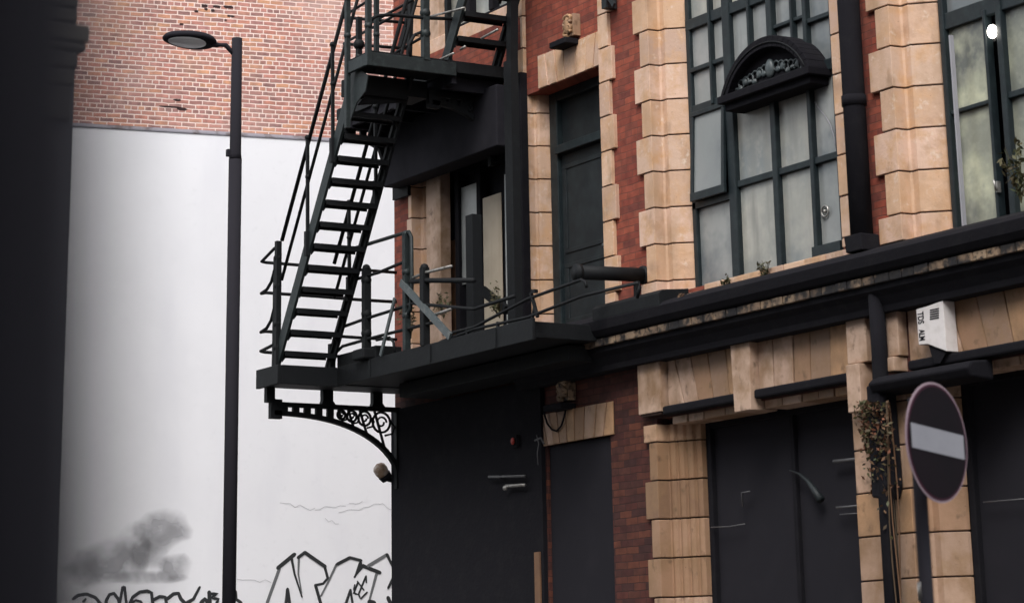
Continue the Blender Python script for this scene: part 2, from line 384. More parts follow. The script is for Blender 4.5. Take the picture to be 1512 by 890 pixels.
# --- flat arches of voussoirs
def flat_arch(x0, x1, z0, z1, n, m, cxt=.5, spread=.16, y0=-.05, y1=.33, key=None, name='lintel'):
    b = MB(); cx = x0+(x1-x0)*cxt
    ws = [random.uniform(.8, 1.2) for _ in range(n)]; t = sum(ws); acc = 0; cuts = [0]
    for w in ws: acc += w; cuts.append(acc/t)
    for i in range(n):
        a = x0+(x1-x0)*cuts[i]; c = x0+(x1-x0)*cuts[i+1]
        ta = a+(a-cx)*spread if 0 < i else a; tc = c+(c-cx)*spread if i < n-1 else c
        ta = max(x0, min(x1, ta)); tc = max(x0, min(x1, tc))
        g = .008; j = random.uniform(-.012, .006)
        b.prism([(a+g, z0), (c-g, z0), (tc-g, z1), (ta+g, z1)], 'y', y0+j, y1)
    o = b.build(name, M[m], bld, bevel=.005)
    MB().box(x0+.004, x1-.004, y0+.022, y1-.02, z0+.006, z1-.006).build('mortar_joint', M['joint'], o)
    return o
flat_arch(X(797,110), X(893,110), 8.34, 8.73, 7, 'stone', y0=-.02)
flat_arch(X(797,110), X(893,110), 9.72, 10.15, 7, 'stone', y0=-.02)
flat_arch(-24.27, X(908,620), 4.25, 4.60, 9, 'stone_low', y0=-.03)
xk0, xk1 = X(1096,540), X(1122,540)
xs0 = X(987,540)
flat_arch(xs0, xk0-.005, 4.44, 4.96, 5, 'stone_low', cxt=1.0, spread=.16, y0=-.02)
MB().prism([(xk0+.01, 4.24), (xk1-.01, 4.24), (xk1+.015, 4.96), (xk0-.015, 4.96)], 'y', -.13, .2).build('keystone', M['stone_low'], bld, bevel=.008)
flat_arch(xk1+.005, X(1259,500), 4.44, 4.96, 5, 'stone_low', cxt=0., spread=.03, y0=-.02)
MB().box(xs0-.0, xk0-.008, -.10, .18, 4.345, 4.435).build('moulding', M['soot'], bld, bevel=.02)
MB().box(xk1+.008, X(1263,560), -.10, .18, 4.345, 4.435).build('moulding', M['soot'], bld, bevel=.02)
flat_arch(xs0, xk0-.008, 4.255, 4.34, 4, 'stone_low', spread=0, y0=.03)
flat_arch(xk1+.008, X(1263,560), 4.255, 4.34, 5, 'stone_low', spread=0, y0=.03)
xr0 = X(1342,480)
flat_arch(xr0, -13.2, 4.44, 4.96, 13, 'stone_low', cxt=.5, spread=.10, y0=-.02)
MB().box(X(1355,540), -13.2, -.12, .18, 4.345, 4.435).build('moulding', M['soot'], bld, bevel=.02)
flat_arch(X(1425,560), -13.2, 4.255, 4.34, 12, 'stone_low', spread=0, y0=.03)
# thick black ledge that runs over the pier beside the drainpipe
lg = MB(); lg.prism([(-.02,4.335),(-.26,4.31),(-.33,4.25),(-.28,4.17),(-.02,4.15)], 'x', X(1284,570,-.3), X(1432,555,-.3)); lg.build('ledge', M['soot'], bld, bevel=.02)

# --- cornice
cx0, cx1 = -24.5, -9
MB().prism([(.0,5.56),(-.36,5.445),(-.415,5.40),(-.40,5.30),(-.36,5.245),(-.30,5.225),(.0,5.225)], 'x', cx0, cx1).build('cornice', M['soot'], bld, bevel=.006)
b = MB(); x = cx0+.02
while x < cx1-.2:
    w = random.uniform(.17, .24)
    b.box(x, x+w-.012, -.335+random.uniform(-.006,.006), 0, 5.145, 5.222); x += w
b.build('dentil_course', M['stone_grime'], bld, bevel=.006)
MB().prism([(.0,5.142),(-.30,5.142),(-.29,5.09),(-.24,5.04),(-.19,4.96),(-.18,4.90),(.0,4.90)], 'x', cx0, cx1).build('bed_moulding', M['soot'], bld, bevel=.006)
# sills
def sill(x0, x1, z0, z1, y0, n, name='window_sill'):
    b = MB()
    for i in range(n):
        a = x0+(x1-x0)*i/n; c = x0+(x1-x0)*(i+1)/n; b.box(a+.004, c-.004, y0+random.uniform(-.004,.004), .36, z0, z1)
    b.build(name, M['stone'], bld, bevel=.008)
sill(X(1040,415,-.04), X(1252,365,-.04), 5.47, 5.60, -.05, 7)
sill(X(1392,320,-.04), -13.4, 5.40, 5.52, -.05, 10)
MB().box(X(955,420), X(1040,420), -.06, .3, 5.44, 5.545).build('pier_base', M['stone_low'], bld, bevel=.01)

# --- carved reliefs with black ledges above both doors
def relief(px0, px1, py0, py1, material, ledge):
    x0, x1 = X(px0, (py0+py1)/2), X(px1, (py0+py1)/2); z1, z0 = FZ((px0+px1)/2, py0), FZ((px0+px1)/2, py1)
    b = MB(); b.box(x0, x1, -.09, .02, z0, z1)
    w = x1-x0; h = z1-z0
    for k in range(4):
        cz = z0+h*(.15+.23*k); sg = -1 if k % 2 else 1
        b.tube([(x0+w*(.5+sg*.35*math.cos(a)), -.11, cz+h*.12*math.sin(a)) for a in [i*.6 for i in range(9)]], .022, 6)
    b.ball((x0+w*.5, -.11, z0+h*.5), .05, sc=(1,.6,2.2))
    r = b.build('carved_relief', material, bld, bevel=.01)
    l0, l1 = X(ledge[0], ledge[2]), X(ledge[1], ledge[2]); lz = FZ((ledge[0]+ledge[1])/2, ledge[2])
    MB().box(l0, l1, -.20, .02, lz-.07, lz).build('ledge', M['soot'], r, bevel=.012)
relief(842, 857, 24, 56, M['stone_low'], (832, 856, 62))
relief(833, 850, 556, 592, M['stone_grime'], (824, 850, 597))

# --- windows
def win(name, x0, x1, z0, z1, y, vbars, hbars, fw=.07, panes='pane', glassy=.03):
    """vbars: (x, width, z0, z1); hbars: (z, width, x0, x1)"""
    b = MB()
    b.box(x0, x0+fw, y-.03, y+.06, z0, z1); b.box(x1-fw, x1, y-.03, y+.06, z0, z1)
    b.box(x0+fw+.001, x1-fw-.001, y-.028, y+.058, z1-fw, z1); b.box(x0+fw+.001, x1-fw-.001, y-.028, y+.058, z0, z0+fw)
    for i, (x, w, a, c) in enumerate(vbars): b.box(x-w/2, x+w/2, y-.045-.002*i, y+.045, a, c)
    for i, (z, w, a, c) in enumerate(hbars): b.box(a, c, y-.025-.0015*i, y+.035, z-w/2, z+w/2)
    o = b.build(name, M['frame'], bld, bevel=.008)
    return o
def pane(parent, x0, x1, z0, z1, y, m, tilt=None):
    b = MB()
    if tilt: b.add([(x0, y-tilt, z0), (x1, y-tilt, z0), (x1, y, z1), (x0, y, z1)], [(0,1,2,3)])
    else: b.box(x0, x1, y, y+.012, z0, z1)
    return b.build('pane', M[m], parent)
Y = .28
x0, x1 = X(1023,250,Y), X(1246,250,Y)
v1, v2, v3 = X(1085,250,Y), X(1149,250,Y), X(1204,250,Y)
zt = FZ(1132,128,Y)          # main transom
zm = FZ(1120,264,Y)          # lower glazing bar
z0 = 5.60; z1 = 12.3
zu1 = FZ(1050,95,Y); zu2 = FZ(1047,27,Y)
v0 = X(1053,80,Y)
print('big window', x0, x1, v1, v2, v3, zt, zm, zu1, zu2)
vm = (v1+v3)/2
big = win('window', x0, x1, z0, z1, Y, [(v1,.13,z0,z1), (v2,.085,z0,zt), (v3,.06,z0,z1), (v0,.035,zt,z1), (X(1110,50,Y),.035,zt,z1), (X(1141,40,Y),.09,zt,z1), (X(1174,40,Y),.035,zt,z1)],
    [(zt,.12,x0,x1), (zm,.07,v1,v2), (zm,.07,v2,v3), (zm,.07,v3,x1), (zu1,.05,x0,v1), (zu2,.12,x0,x1), (zu2-.45,.05,v3,x1), (zu2-.38,.04,X(1141,40,Y),v3), (zu2+.75,.05,x0,x1), (zu2+1.5,.12,x0,x1)])
g = Y+.015
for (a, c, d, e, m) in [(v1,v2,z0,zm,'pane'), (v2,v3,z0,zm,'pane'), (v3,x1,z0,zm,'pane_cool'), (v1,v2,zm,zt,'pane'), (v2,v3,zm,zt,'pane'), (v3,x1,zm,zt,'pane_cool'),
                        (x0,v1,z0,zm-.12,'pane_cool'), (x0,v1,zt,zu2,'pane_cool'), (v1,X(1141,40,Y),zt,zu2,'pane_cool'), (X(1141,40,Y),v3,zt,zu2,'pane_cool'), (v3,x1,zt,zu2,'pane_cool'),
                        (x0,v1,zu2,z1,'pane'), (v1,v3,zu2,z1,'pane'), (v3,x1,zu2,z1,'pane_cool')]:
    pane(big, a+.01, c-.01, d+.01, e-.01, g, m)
# top-hung casement standing ajar in the left light
cs = MB(); ca, cb_ = x0+.07, v1-.065; ct = zt-.05; cbm = zm-.02; tl = .025
for (p, q) in (((ca+.03, Y-.06-tl, cbm), (ca+.03, Y-.04, ct)), ((cb_-.03, Y-.06-tl, cbm), (cb_-.03, Y-.04, ct))): cs.bar(p, q, .04, .05, side=(0,1,0))
cs.bar((ca, Y-.06-tl, cbm), (cb_, Y-.06-tl, cbm), .04, .09, side=(0,1,0)); cs.bar((ca, Y-.045, ct), (cb_, Y-.045, ct), .04, .05, side=(0,1,0))
cso = cs.build('open_casement', M['frame'], bld, bevel=.006)
MB().add([(ca+.03, Y-.06-tl, cbm), (cb_-.03, Y-.06-tl, cbm), (cb_-.03, Y-.035, ct), (ca+.03, Y-.035, ct)], [(0,1,2,3)]).build('pane', M['pane_cool'], cso)
MB().box(x0, v1, Y-.03, Y+.05, zm-.13, zm-.06).build('glazing_bar', M['frame'], cso)
MB().box(v3, x1, Y-.10, Y+.02, z0+.02, z0+.16).build('bottom_rail', M['frame'], bld)
gc = MB(); gc.tube([tuple(onY(a, c, g-.01)) for a, c in ((1203,151),(1209,160),(1218,171),(1226,184),(1231,200),(1235,221))], .005, 5); gc.build('glass_crack', M['signwhite'], big)
fq = onY(1218,312,g-.02); fn = MB(); fn.tube([(fq.x+.055*math.cos(i*.63), fq.y, fq.z+.055*math.sin(i*.63)) for i in range(10)], .010, 6, closed=True); fn.ball(tuple(fq), .02); fn.build('window_vent', M['rubbed_glint'], big)
# segmental pediment of the central lights
pz = FZ(1140,118,.05); pxa, pxb = X(1064,140,.05), X(1198,80,.05)
pd = MB(); wdt = pxb-pxa; cxm = (pxa+pxb)/2; Rr = .52
def arcp(r0, r1, n=20, zz=0):
    tm = math.radians(66); out = []
    for i in range(n+1):
        t = -tm+2*tm*i/n; out.append((cxm + r0*math.sin(t)/math.sin(tm), zz + r1*(math.cos(t)-math.cos(tm))/(1-math.cos(tm))))
    return out
hw = wdt/2
pd.prism(arcp(hw*.82, .36, zz=pz), 'y', .14, .30)
outer = arcp(hw*.98, .47, zz=pz); inner = arcp(hw*.82, .35, zz=pz)
for i in range(len(outer)-1):
    pd.prism([outer[i], outer[i+1], inner[i+1], inner[i]], 'y', .03, .30)
mid = arcp(hw*.89, .40, zz=pz); mid2 = arcp(hw*.84, .455, zz=pz)
pd.box(cxm-hw, cxm+hw, .0, .30, pz-.08, pz-.002)
pd.box(cxm-hw*.93, cxm+hw*.93, .06, .30, pz-.16, pz-.082)
pdo = pd.build('pediment', M['soot'], big, bevel=.008)
cv = MB()
cv.ball((cxm, .12, pz+.15), .085, sc=(.8,.5,1.2))
for sx in (-1, 1):
    for k in range(7):
        cv.ball((cxm+sx*(.12+.082*k), .13, pz+.12-.010*k+.03*math.sin(k*2.1)), .042, sc=(1.0,.5,.8+.3*math.sin(k*1.7)))
        cv.tube([(cxm+sx*(.10+.082*k+.05*math.cos(a)), .125, pz+.16-.014*k+.05*math.sin(a)) for a in [q*.7 for q in range(7)]], .011, 5)
cv.build('carving', M['iron_pale'], pdo)
ed = MB(); ed.tube([(p[0], .027, p[1]) for p in mid], .010, 6); ed.box(cxm-hw*.75, cxm+hw*.75, .10, .13, pz+.025, pz+.04); ed.build('raised_edge', M['iron'], pdo)

# right window
Y2 = .30
rx0, rx1 = X(1398,160,Y2), -13.65
rm1, rm2 = X(1470,120,Y2), X(1480,120,Y2)
rzt = FZ(1437,20,Y2-.04)
rzm = FZ(1437,158,Y2)
rw = win('window', rx0, rx1, 5.52, 12.3, Y2, [(X(1404,160,Y2),.05,5.52,12.3), (X(1464,120,Y2),.035,5.52,rzt), (X(1486,120,Y2),.07,5.52,12.3), (-14.75,.10,5.52,12.3)],
    [(rzm,.04,rx0,X(1464,120,Y2)), (rzm,.06,X(1486,120,Y2),rx1), (rzt+.02,.16,rx0,rx1), (rzt+.9,.05,rx0,rx1)])
pane(rw, rx0+.05, X(1463,120,Y2), 5.55, rzt, Y2+.02, 'pane_green')
pane(rw, X(1487,120,Y2), -14.78, 5.55, rzt, Y2+.02, 'pane_green')
pane(rw, -14.72, rx1-.05, 5.55, rzt, Y2+.02, 'pane')
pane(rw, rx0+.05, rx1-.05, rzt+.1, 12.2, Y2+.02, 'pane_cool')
MB().box(X(1408,160,.2), X(1410.5,160,.2), .20, .24, 5.6, rzt-.15).build('draught_strip', M['signwhite'], rw)
MB().box(X(1464,120,.6)-.4, X(1486,120,.6)+.3, .95, 1.0, 5.5, rzt+.3).build('dark_curtain', M['black'], rw)
bp_ = onY(1465,47,Y2-.06)
lamp = thing('wall_lamp', 'small lit white bulb glowing at the right-hand window frame', 'lamp', tuple(bp_))
MB().ball(tuple(bp_), .052, sc=(1,.8,1.25)).build('bulb', M['bulb'], lamp)
MB().box(bp_.x-.02, bp_.x+.02, bp_.y+.02, Y2+.0, bp_.z-.09, bp_.z-.05).build('lamp_bracket', M['iron'], lamp)
hd = onY(1474,276,Y2-.04); hb = MB(); hb.box(hd.x-.012, hd.x+.012, hd.y-.02, hd.y+.02, hd.z-.05, hd.z+.05); hb.tube([(hd.x,hd.y-.03,hd.z-.04),(hd.x,hd.y-.05,hd.z+.06)], .010); hb.build('window_catch', M['rubbed_glint'], rw)

# upper door
Yd = .27
dx0, dx1 = FX(821,240,.3), -22.74
dr = MB()
dr.box(dx0, dx0+.16, Yd-.05, Yd+.08, 5.42, 8.33); dr.box(dx1-.05, dx1, Yd-.05, Yd+.08, 5.42, 8.33); dr.box(dx0+.161, dx1-.051, Yd-.05, Yd+.08, 8.22, 8.33)
zf = FZ(875,207,Yd)
dr.box(dx0+.161, dx1-.051, Yd-.09, Yd+.07, zf-.05, zf+.05)
df = dr.build('door_frame', M['frame'], bld, bevel=.008)
MB().box(dx0+.16, dx1-.05, Yd+.03, Yd+.06, zf+.05, 8.22).build('fanlight', M['door'], df)
dl = MB(); dl.box(dx0+.165, -23.18, Yd+.0, Yd+.05, 5.45, zf-.052); dl.box(-23.165, dx1-.055, Yd+.0, Yd+.05, 5.45, zf-.052)
for (a, c) in ((dx0+.165, -23.18), (-23.165, dx1-.055)):
    for (d, e) in ((5.62, 6.3), (6.42, zf-.18)):
        w = .05
        dl.box(a+.06, c-.06, Yd-.012, Yd, d, d+w); dl.box(a+.06, c-.06, Yd-.012, Yd, e-w, e)
        dl.box(a+.06, a+.06+w, Yd-.0118, Yd, d+w, e-w); dl.box(c-.06-w, c-.06, Yd-.0118, Yd, d+w, e-w)
do = dl.build('door', M['door'], bld, bevel=.005)
MB().ball((-23.22, Yd-.04, 6.38), .03).build('handle', M['iron_pale'], do)

# left bays behind the fire escape
def bay(x0, x1, z0, z1, y, lit):
    b = MB(); b.box(x0, x0+.10, y-.05, y+.06, z0, z1); b.box(x1-.10, x1, y-.05, y+.06, z0, z1)
    b.box(x0+.101, x1-.101, y-.05, y+.06, z1-.12, z1); b.box(x0+.101, x1-.101, y-.05, y+.06, z0, z0+.12)
    ms = [X(675,400,.2), X(708,400,.2), X(748,400,.2)] if lit else [x0+(x1-x0)*t for t in (.36, .60, .84)]
    for i, x in enumerate(ms): b.box(x-.05, x+.05, y-.06-.003*i, y+.05, z0+.121, z1-.121)
    b.box(x0+.101, x1-.101, y-.04, y+.04, z0+(z1-z0)*.78, z0+(z1-z0)*.82)
    o = b.build('window', M['soot'], bld, bevel=.008); return o, ms
bo, ms = bay(-27.0, -24.62, 5.42, 8.45, .26, True)
def fill(parent, name, px0, px1, py, z0, z1, y, m):
    return MB().box(X(px0,py,y), X(px1,py,y), y, y+.01, z0, z1).build(name, M[m], parent)
fill(bo, 'board', 640, 676, 420, 5.54, 7.0, .29, 'brown')
fill(bo, 'board', 714, 741, 380, 5.50, FZ(727,290,.2), .165, 'blind')
fill(bo, 'pane', 679, 704, 320, 6.4, FZ(690,275,.25), .24, 'pane_cool')  # grey strip of glass, its reflection is put into the base colour
fill(bo, 'pane', 640, 762, 250, 7.75, 8.36, .30, 'deep')
fill(bo, 'pane', 742, 765, 350, 5.5, 7.75, .33, 'deep'); fill(bo, 'pane', 640, 742, 350, 7.0, 7.75, .33, 'deep'); fill(bo, 'pane', 676, 716, 450, 5.5, 6.4, .31, 'deep')
fill(bo, 'draught_strip', 746.5, 748.5, 380, 5.6, 7.55, .17, 'pane_cool')
bu, ms = bay(-27.0, -24.62, 9.55, 12.2, .26, False)
MB().box(-26.9, -24.7, .30, .31, 9.6, 12.1).build('pane', M['pane'], bu)
MB().box(-27.0, -24.62, .02, .36, 9.30, 9.54).build('window_sill', M['stone'], bld, bevel=.01)
MB().box(-24.60, -24.42, -.10, .0, 5.42, 8.6).build('pilaster_casing', M['soot'], bld, bevel=.01)
MB().box(-26.98, -26.62, .05, .2, 5.42, 12.1).build('jamb_lining', M['stone_low'], bld, bevel=.01)
MB().box(-27.45, -24.64, -.30, -.005, 7.74, 8.48).build('shutter_box', M['deep'], bld, bevel=.015)

# ground floor: boarded bay, door, shopfronts
MB().box(G_bay[0]+.005, G_bay[1]-.005, .10, .16, .14, 4.84).build('boarding', M['black'], bld)
sw = MB(); sw.box(XL-.004, X(800,700,-.055), -.055, .0, .13, 5.0); sw.build('black_cladding', M['soot'], bld)
MB().box(G_door[0]+.005, G_door[1]-.005, .03, .09, .14, 4.24).build('door', M['black'], bld)
MB().box(X(791,860,-.06), X(799,860,-.06), -.075, -.056, .13, FZ(797,815)).build('door_post', M['brown'], bld)
def shop(x0, x1):
    b = MB(); b.box(x0, x0+.08, .30, .40, .14, 4.32); b.box(x1-.08, x1, .30, .40, .14, 4.32); b.box(x0+.081, x1-.081, .30, .40, 4.2, 4.32); b.box(x0+.081, x1-.081, .30, .40, .14, .6)
    b.box((x0+x1)/2-.03, (x0+x1)/2+.03, .31, .39, .601, 4.199)
    o = b.build('shop_window', M['soot'], bld, bevel=.008)
    MB().box(x0+.08, x1-.08, .36, .37, .6, 4.2).build('pane', M['black'], o)
    return o
s1 = shop(FX(1044,700,.3), G_shop[1]); s2 = shop(FX(1427,780,.25), G_shop2[1])
def rod(parent, name, pts, r, m, y=.27):
    MB().tube([tuple(onY(a, c, y)) for a, c in pts], r, 6).build(name, M[m], parent)
rod(s1, 'streak_rod', [(1231,681),(1268,677)], .018, 'grey')  # made-up rods in the shape of pale reflections in the shop glass
rod(s1, 'streak_rod', [(1235,749),(1270,746)], .012, 'grey'); rod(s1, 'streak_rod', [(1240,759),(1270,757)], .006, 'grey')
rod(s1, 'handle', [(1097,747),(1095,727),(1107,725)], .008, 'grey')  # no real handle, a hook-shaped reflection made up as a rod
rod(s1, 'cable', [(1050,778),(1075,777),(1100,773)], .006, 'grey')  # no real cable, a thin line of reflection made up as a rod
rod(s1, 'streak_arc', [(1166,694),(1180,699),(1193,710),(1203,724),(1212,738)], [.006,.012,.022,.034,.045], 'door')  # reflected arc made up as a tapering rod
rod(s2, 'streak_rod', [(1452,741),(1512,736)], .006, 'grey')  # reflected line in the right shop glass, made up as a rod

# ================================================================== DRAINPIPE, ALARM, SMALL THINGS ON THE FACADE
dp = thing('drainpipe', 'thick black drainpipe running down the pier between the two tall windows', 'pipe', (X(1268,200,-.15), -.15, 5.5))
pxa = X(1267,200,-.13)
b = MB(); b.tube([(pxa,-.155,5.52),(pxa,-.155,7.2),(pxa,-.155,12.7)], .108, 16); b.build('pipe', M['soot'], dp)
MB().tube([(pxa,-.155,8.55),(pxa,-.155,8.68)], .122, 16).build('collar', M['soot'], dp)
MB().tube([(pxa,-.155,6.9),(pxa,-.155,7.0)], .12, 16).build('collar', M['soot'], dp)
MB().prism([(pxa-.13,5.66),(pxa-.11,5.50),(pxa+.13,5.50),(pxa+.12,5.66)], 'y', -.27, -.046).build('shoe', M['soot'], dp, bevel=.01)
dq = thing('drainpipe', 'narrower black drainpipe below the cornice behind the brown climbing plant', 'pipe', (X(1312,700,-.15), -.15, .12))
xa, xb = onY(1300,500,-.18), onY(1312,740,-.18)
MB().tube([(xa.x,-.2,5.1),(xa.x,-.2,4.5),(xb.x,-.2,3.9),(xb.x,-.2,.2)], .075, 12).build('pipe', M['soot'], dq)
hp = MB(); hp.prism([(xb.x-.13,3.25),(xb.x-.12,4.25),(xb.x+.06,4.25),(xb.x+.08,3.35),(xb.x+.03,3.22)], 'y', -.27, -.06); hp.build('hopper', M['soot'], dq, bevel=.02)

al = thing('alarm_box', 'white alarm box with black lettering and vent slots above the no entry sign', 'alarm', tuple(onY(1375,515,-.1)))
A_ = lambda px, py, y=-.17: (X(px,py,y), FZ(px,py,y))
bx = MB(); P_ = [A_(1352.5,456.5), A_(1356.5,509), A_(1370,508), A_(1397.5,518.5), A_(1391.5,443.5), A_(1370,451.5)]
bx.prism(P_, 'y', -.17, -.03); bo_ = bx.build('case', M['plastic'], al, bevel=.006)
sk = MB(); sk.prism([A_(1371,509.5,-.15), A_(1397,519.5,-.15), A_(1388,536,-.15), A_(1379,536,-.15)], 'y', -.15, -.03); sk.build('base', M['soot'], al)
vt = MB()
for k in range(5):
    a = A_(1373.5, 459+k*3.3); c = A_(1386.5, 456+k*3.3)
    vt.prism([(a[0], a[1]), (c[0], a[1]), (c[0], a[1]+.011), (a[0], a[1]+.011)], 'y', -.174, -.168)
vt.build('vent_slots', M['soot'], bo_)
def text(s, size, mt, parent, loc, rx=math.pi/2, ry=0., name='lettering', squeeze=1.):
    cu = bpy.data.curves.new('t', 'FONT'); cu.body = s; cu.size = size; cu.extrude = .001; cu.align_x = 'LEFT'; cu.offset = size*.02
    o = bpy.data.objects.new('t', cu); C.objects.link(o); dg = bpy.context.evaluated_depsgraph_get()
    me = bpy.data.meshes.new_from_object(o.evaluated_get(dg)); bpy.data.objects.remove(o)
    R = Matrix.Rotation(ry, 4, 'Y') @ Matrix.Rotation(rx, 4, 'X')
    me.transform(Matrix.Translation(Vector(loc)) @ R @ Matrix.Diagonal((1, squeeze, 1, 1)))
    me.transform(Matrix.Translation(-parent_world(parent)))
    me.materials.clear(); me.materials.append(mt)
    n = bpy.data.objects.new(name, me); C.objects.link(n); n.parent = parent; return n
p = A_(1355.5, 461); text('TDS', .060, M['soot'], bo_, (p[0]-.004, -.172, p[1]), ry=math.pi/2, squeeze=1.9)
p = A_(1357.5, 487); text('ALM', .052, M['soot'], bo_, (p[0]-.004, -.172, p[1]), ry=math.pi/2, squeeze=2.1)

# security lamp on the far corner
lc = onX(576,706,XL-.05)
sl = thing('security_lamp', 'small amber glass lamp on a black arm at the building corner under the platform', 'lamp', tuple(lc))
h0 = onX(572,707,XL-.05); h1 = onX(558,688,XL-.05)
MB().tube([tuple(onX(586,710,XL-.05)), tuple(h0)], .03, 8).build('arm', M['soot'], sl)
MB().tube([tuple(h0), tuple(h0+(h1-h0)*.35)], [.07,.085], 12).build('cap', M['soot'], sl)
dd = h1-h0
MB().tube([tuple(h0+dd*t) for t in (.3,.6,.9,1.05,1.15)], [.075,.09,.085,.06,.01], 12).build('glass_shade', M['glassdome'], sl)

# pipes and a red bell in the dark bay
pp_ = thing('water_pipe', 'pale horizontal water pipe on the black ground floor wall, upper of two', 'pipe', tuple(onY(750,703,-.15)))
MB().tube([tuple(onY(722,703.5,-.12)), tuple(onY(775,702.5,-.12))], .016, 8).build('pipe', M['grey'], pp_)
MB().box(X(740,703,-.1), X(744,703,-.1), -.13, -.05, FZ(742,706,-.1), FZ(742,700,-.1)).build('clip', M['soot'], pp_)
pq = thing('water_pipe', 'short pale pipe with a bent end, lower of two beside the black doorway', 'pipe', tuple(onY(760,716,-.15)))
MB().tube([tuple(onY(746,721,-.13)), tuple(onY(747,717,-.12)), tuple(onY(775,715.5,-.12))], .018, 8).build('pipe', M['rubbed_glint'], pq)
MB().ball(tuple(onY(746,720,-.13)), .03).build('valve', M['rubbed_glint'], pq)
rb = onY(757,651,-.12); rbell = thing('alarm_bell', 'small dull red bell on the black wall left of the lower door', 'bell', tuple(rb))
MB().ball(tuple(rb), .035, sc=(1,.5,1.2)).build('bell', M['red'], rbell); MB().box(rb.x-.05, rb.x+.05, -.10, -.055, rb.z-.07, rb.z+.07).build('back_plate', M['soot'], rbell)
wc = MB(); wc.tube([tuple(onY(a, c, -.06)) for a, c in ((803,600),(804,612),(808,625),(815,634),(822,636),(829,628),(833,615),(836,602))], .011, 6)
tag(wc.build('cable', M['soot'], None, origin=onY(818,634,-.06)), 'black cable looping down over the stone lintel of the lower door', 'cable')
wc = MB(); wc.tube([tuple(onY(a, c, -.05)) for a, c in ((793,642),(796,655),(794,668),(795,686))], .010, 6); wc.tube([tuple(onY(a, c, -.05)) for a, c in ((790,650),(799,646),(803,655))], .012, 6)
tag(wc.build('cable', M['grey'], None, origin=onY(794,686,-.05)), 'frayed pale cable end hanging at the left end of the lower lintel', 'cable')

# ================================================================== FIRE ESCAPE
fe = thing('fire_escape', 'black wrought iron fire escape with galleries and steep stairs on the end of the warehouse', 'fire escape', (-26, 0, 5.3))
I = M['iron']; G_ = M['iron_green']
YO, YI = -1.86, -1.15; ZD = 5.40
# lower platform: gallery along the wall plus the toe for the stair
pl = MB()
pl.box(-27.62, -27.06, -1.93, -.03, 5.19, 5.37)
pl.box(-27.058, -22.56, -1.14, -.03, 5.20, 5.37)
pl.box(-27.64, -27.04, -1.95, -1.90, 5.17, 5.395); pl.box(-27.06, -27.03, -1.90, -1.12, 5.17, 5.395)
pl.box(-27.03, -22.53, -1.16, -1.12, 5.17, 5.40)
pl.box(X(513,530,YO+.9), X(570,530,YO+.9), -1.10, -.75, 5.40, 5.56)
pl.build('lower_platform', I, fe, bevel=.006)
MB().prism([(-.03,5.40),(-.41,5.405),(-.41,5.53),(-.36,5.57),(-.03,5.60)], 'x', -22.52, -21.25).build('ledge_plate', I, fe, bevel=.006)
# toe board bits, plate joints
lo = MB()
for k in range(3): lo.box(-26.2+k*1.45, -26.17+k*1.45, -1.175, -1.161, 5.19, 5.38)
lo.build('rivet_strips', I, fe)
# upper platform
UX0, UX1 = -27.62, -24.72; UZ = 8.58
up = MB()
up.box(UX0, UX1, -.88, -.03, UZ, UZ+.14)
up.box(-25.24, UX1, -1.93, -.882, UZ, UZ+.14)
up.build('upper_platform', I, fe, bevel=.006)
ch = MB(); ch.box(UX1+.001, UX1+.03, -1.97, -.80, UZ-.05, UZ+.11); ch.box(UX1-.54, UX1+.0, -1.975, -1.935, UZ-.04, UZ+.10); ch.build('edge_channel', G_, fe, bevel=.008)
# soffit bracing under the upper gallery (joists)
js = MB()
for x in (-27.3, -26.7, -26.1, -25.5, -24.95): js.box(x-.03, x+.03, -.86, -.04, UZ-.16, UZ-.002)
js.box(UX0+.02, UX1-.02, -.12, -.035, UZ-.30, UZ-.162)
js.box(UX0+.02, UX1-.02, -.84, -.78, UZ-.13, UZ-.003)
js.build('joists', M['deep'], fe)
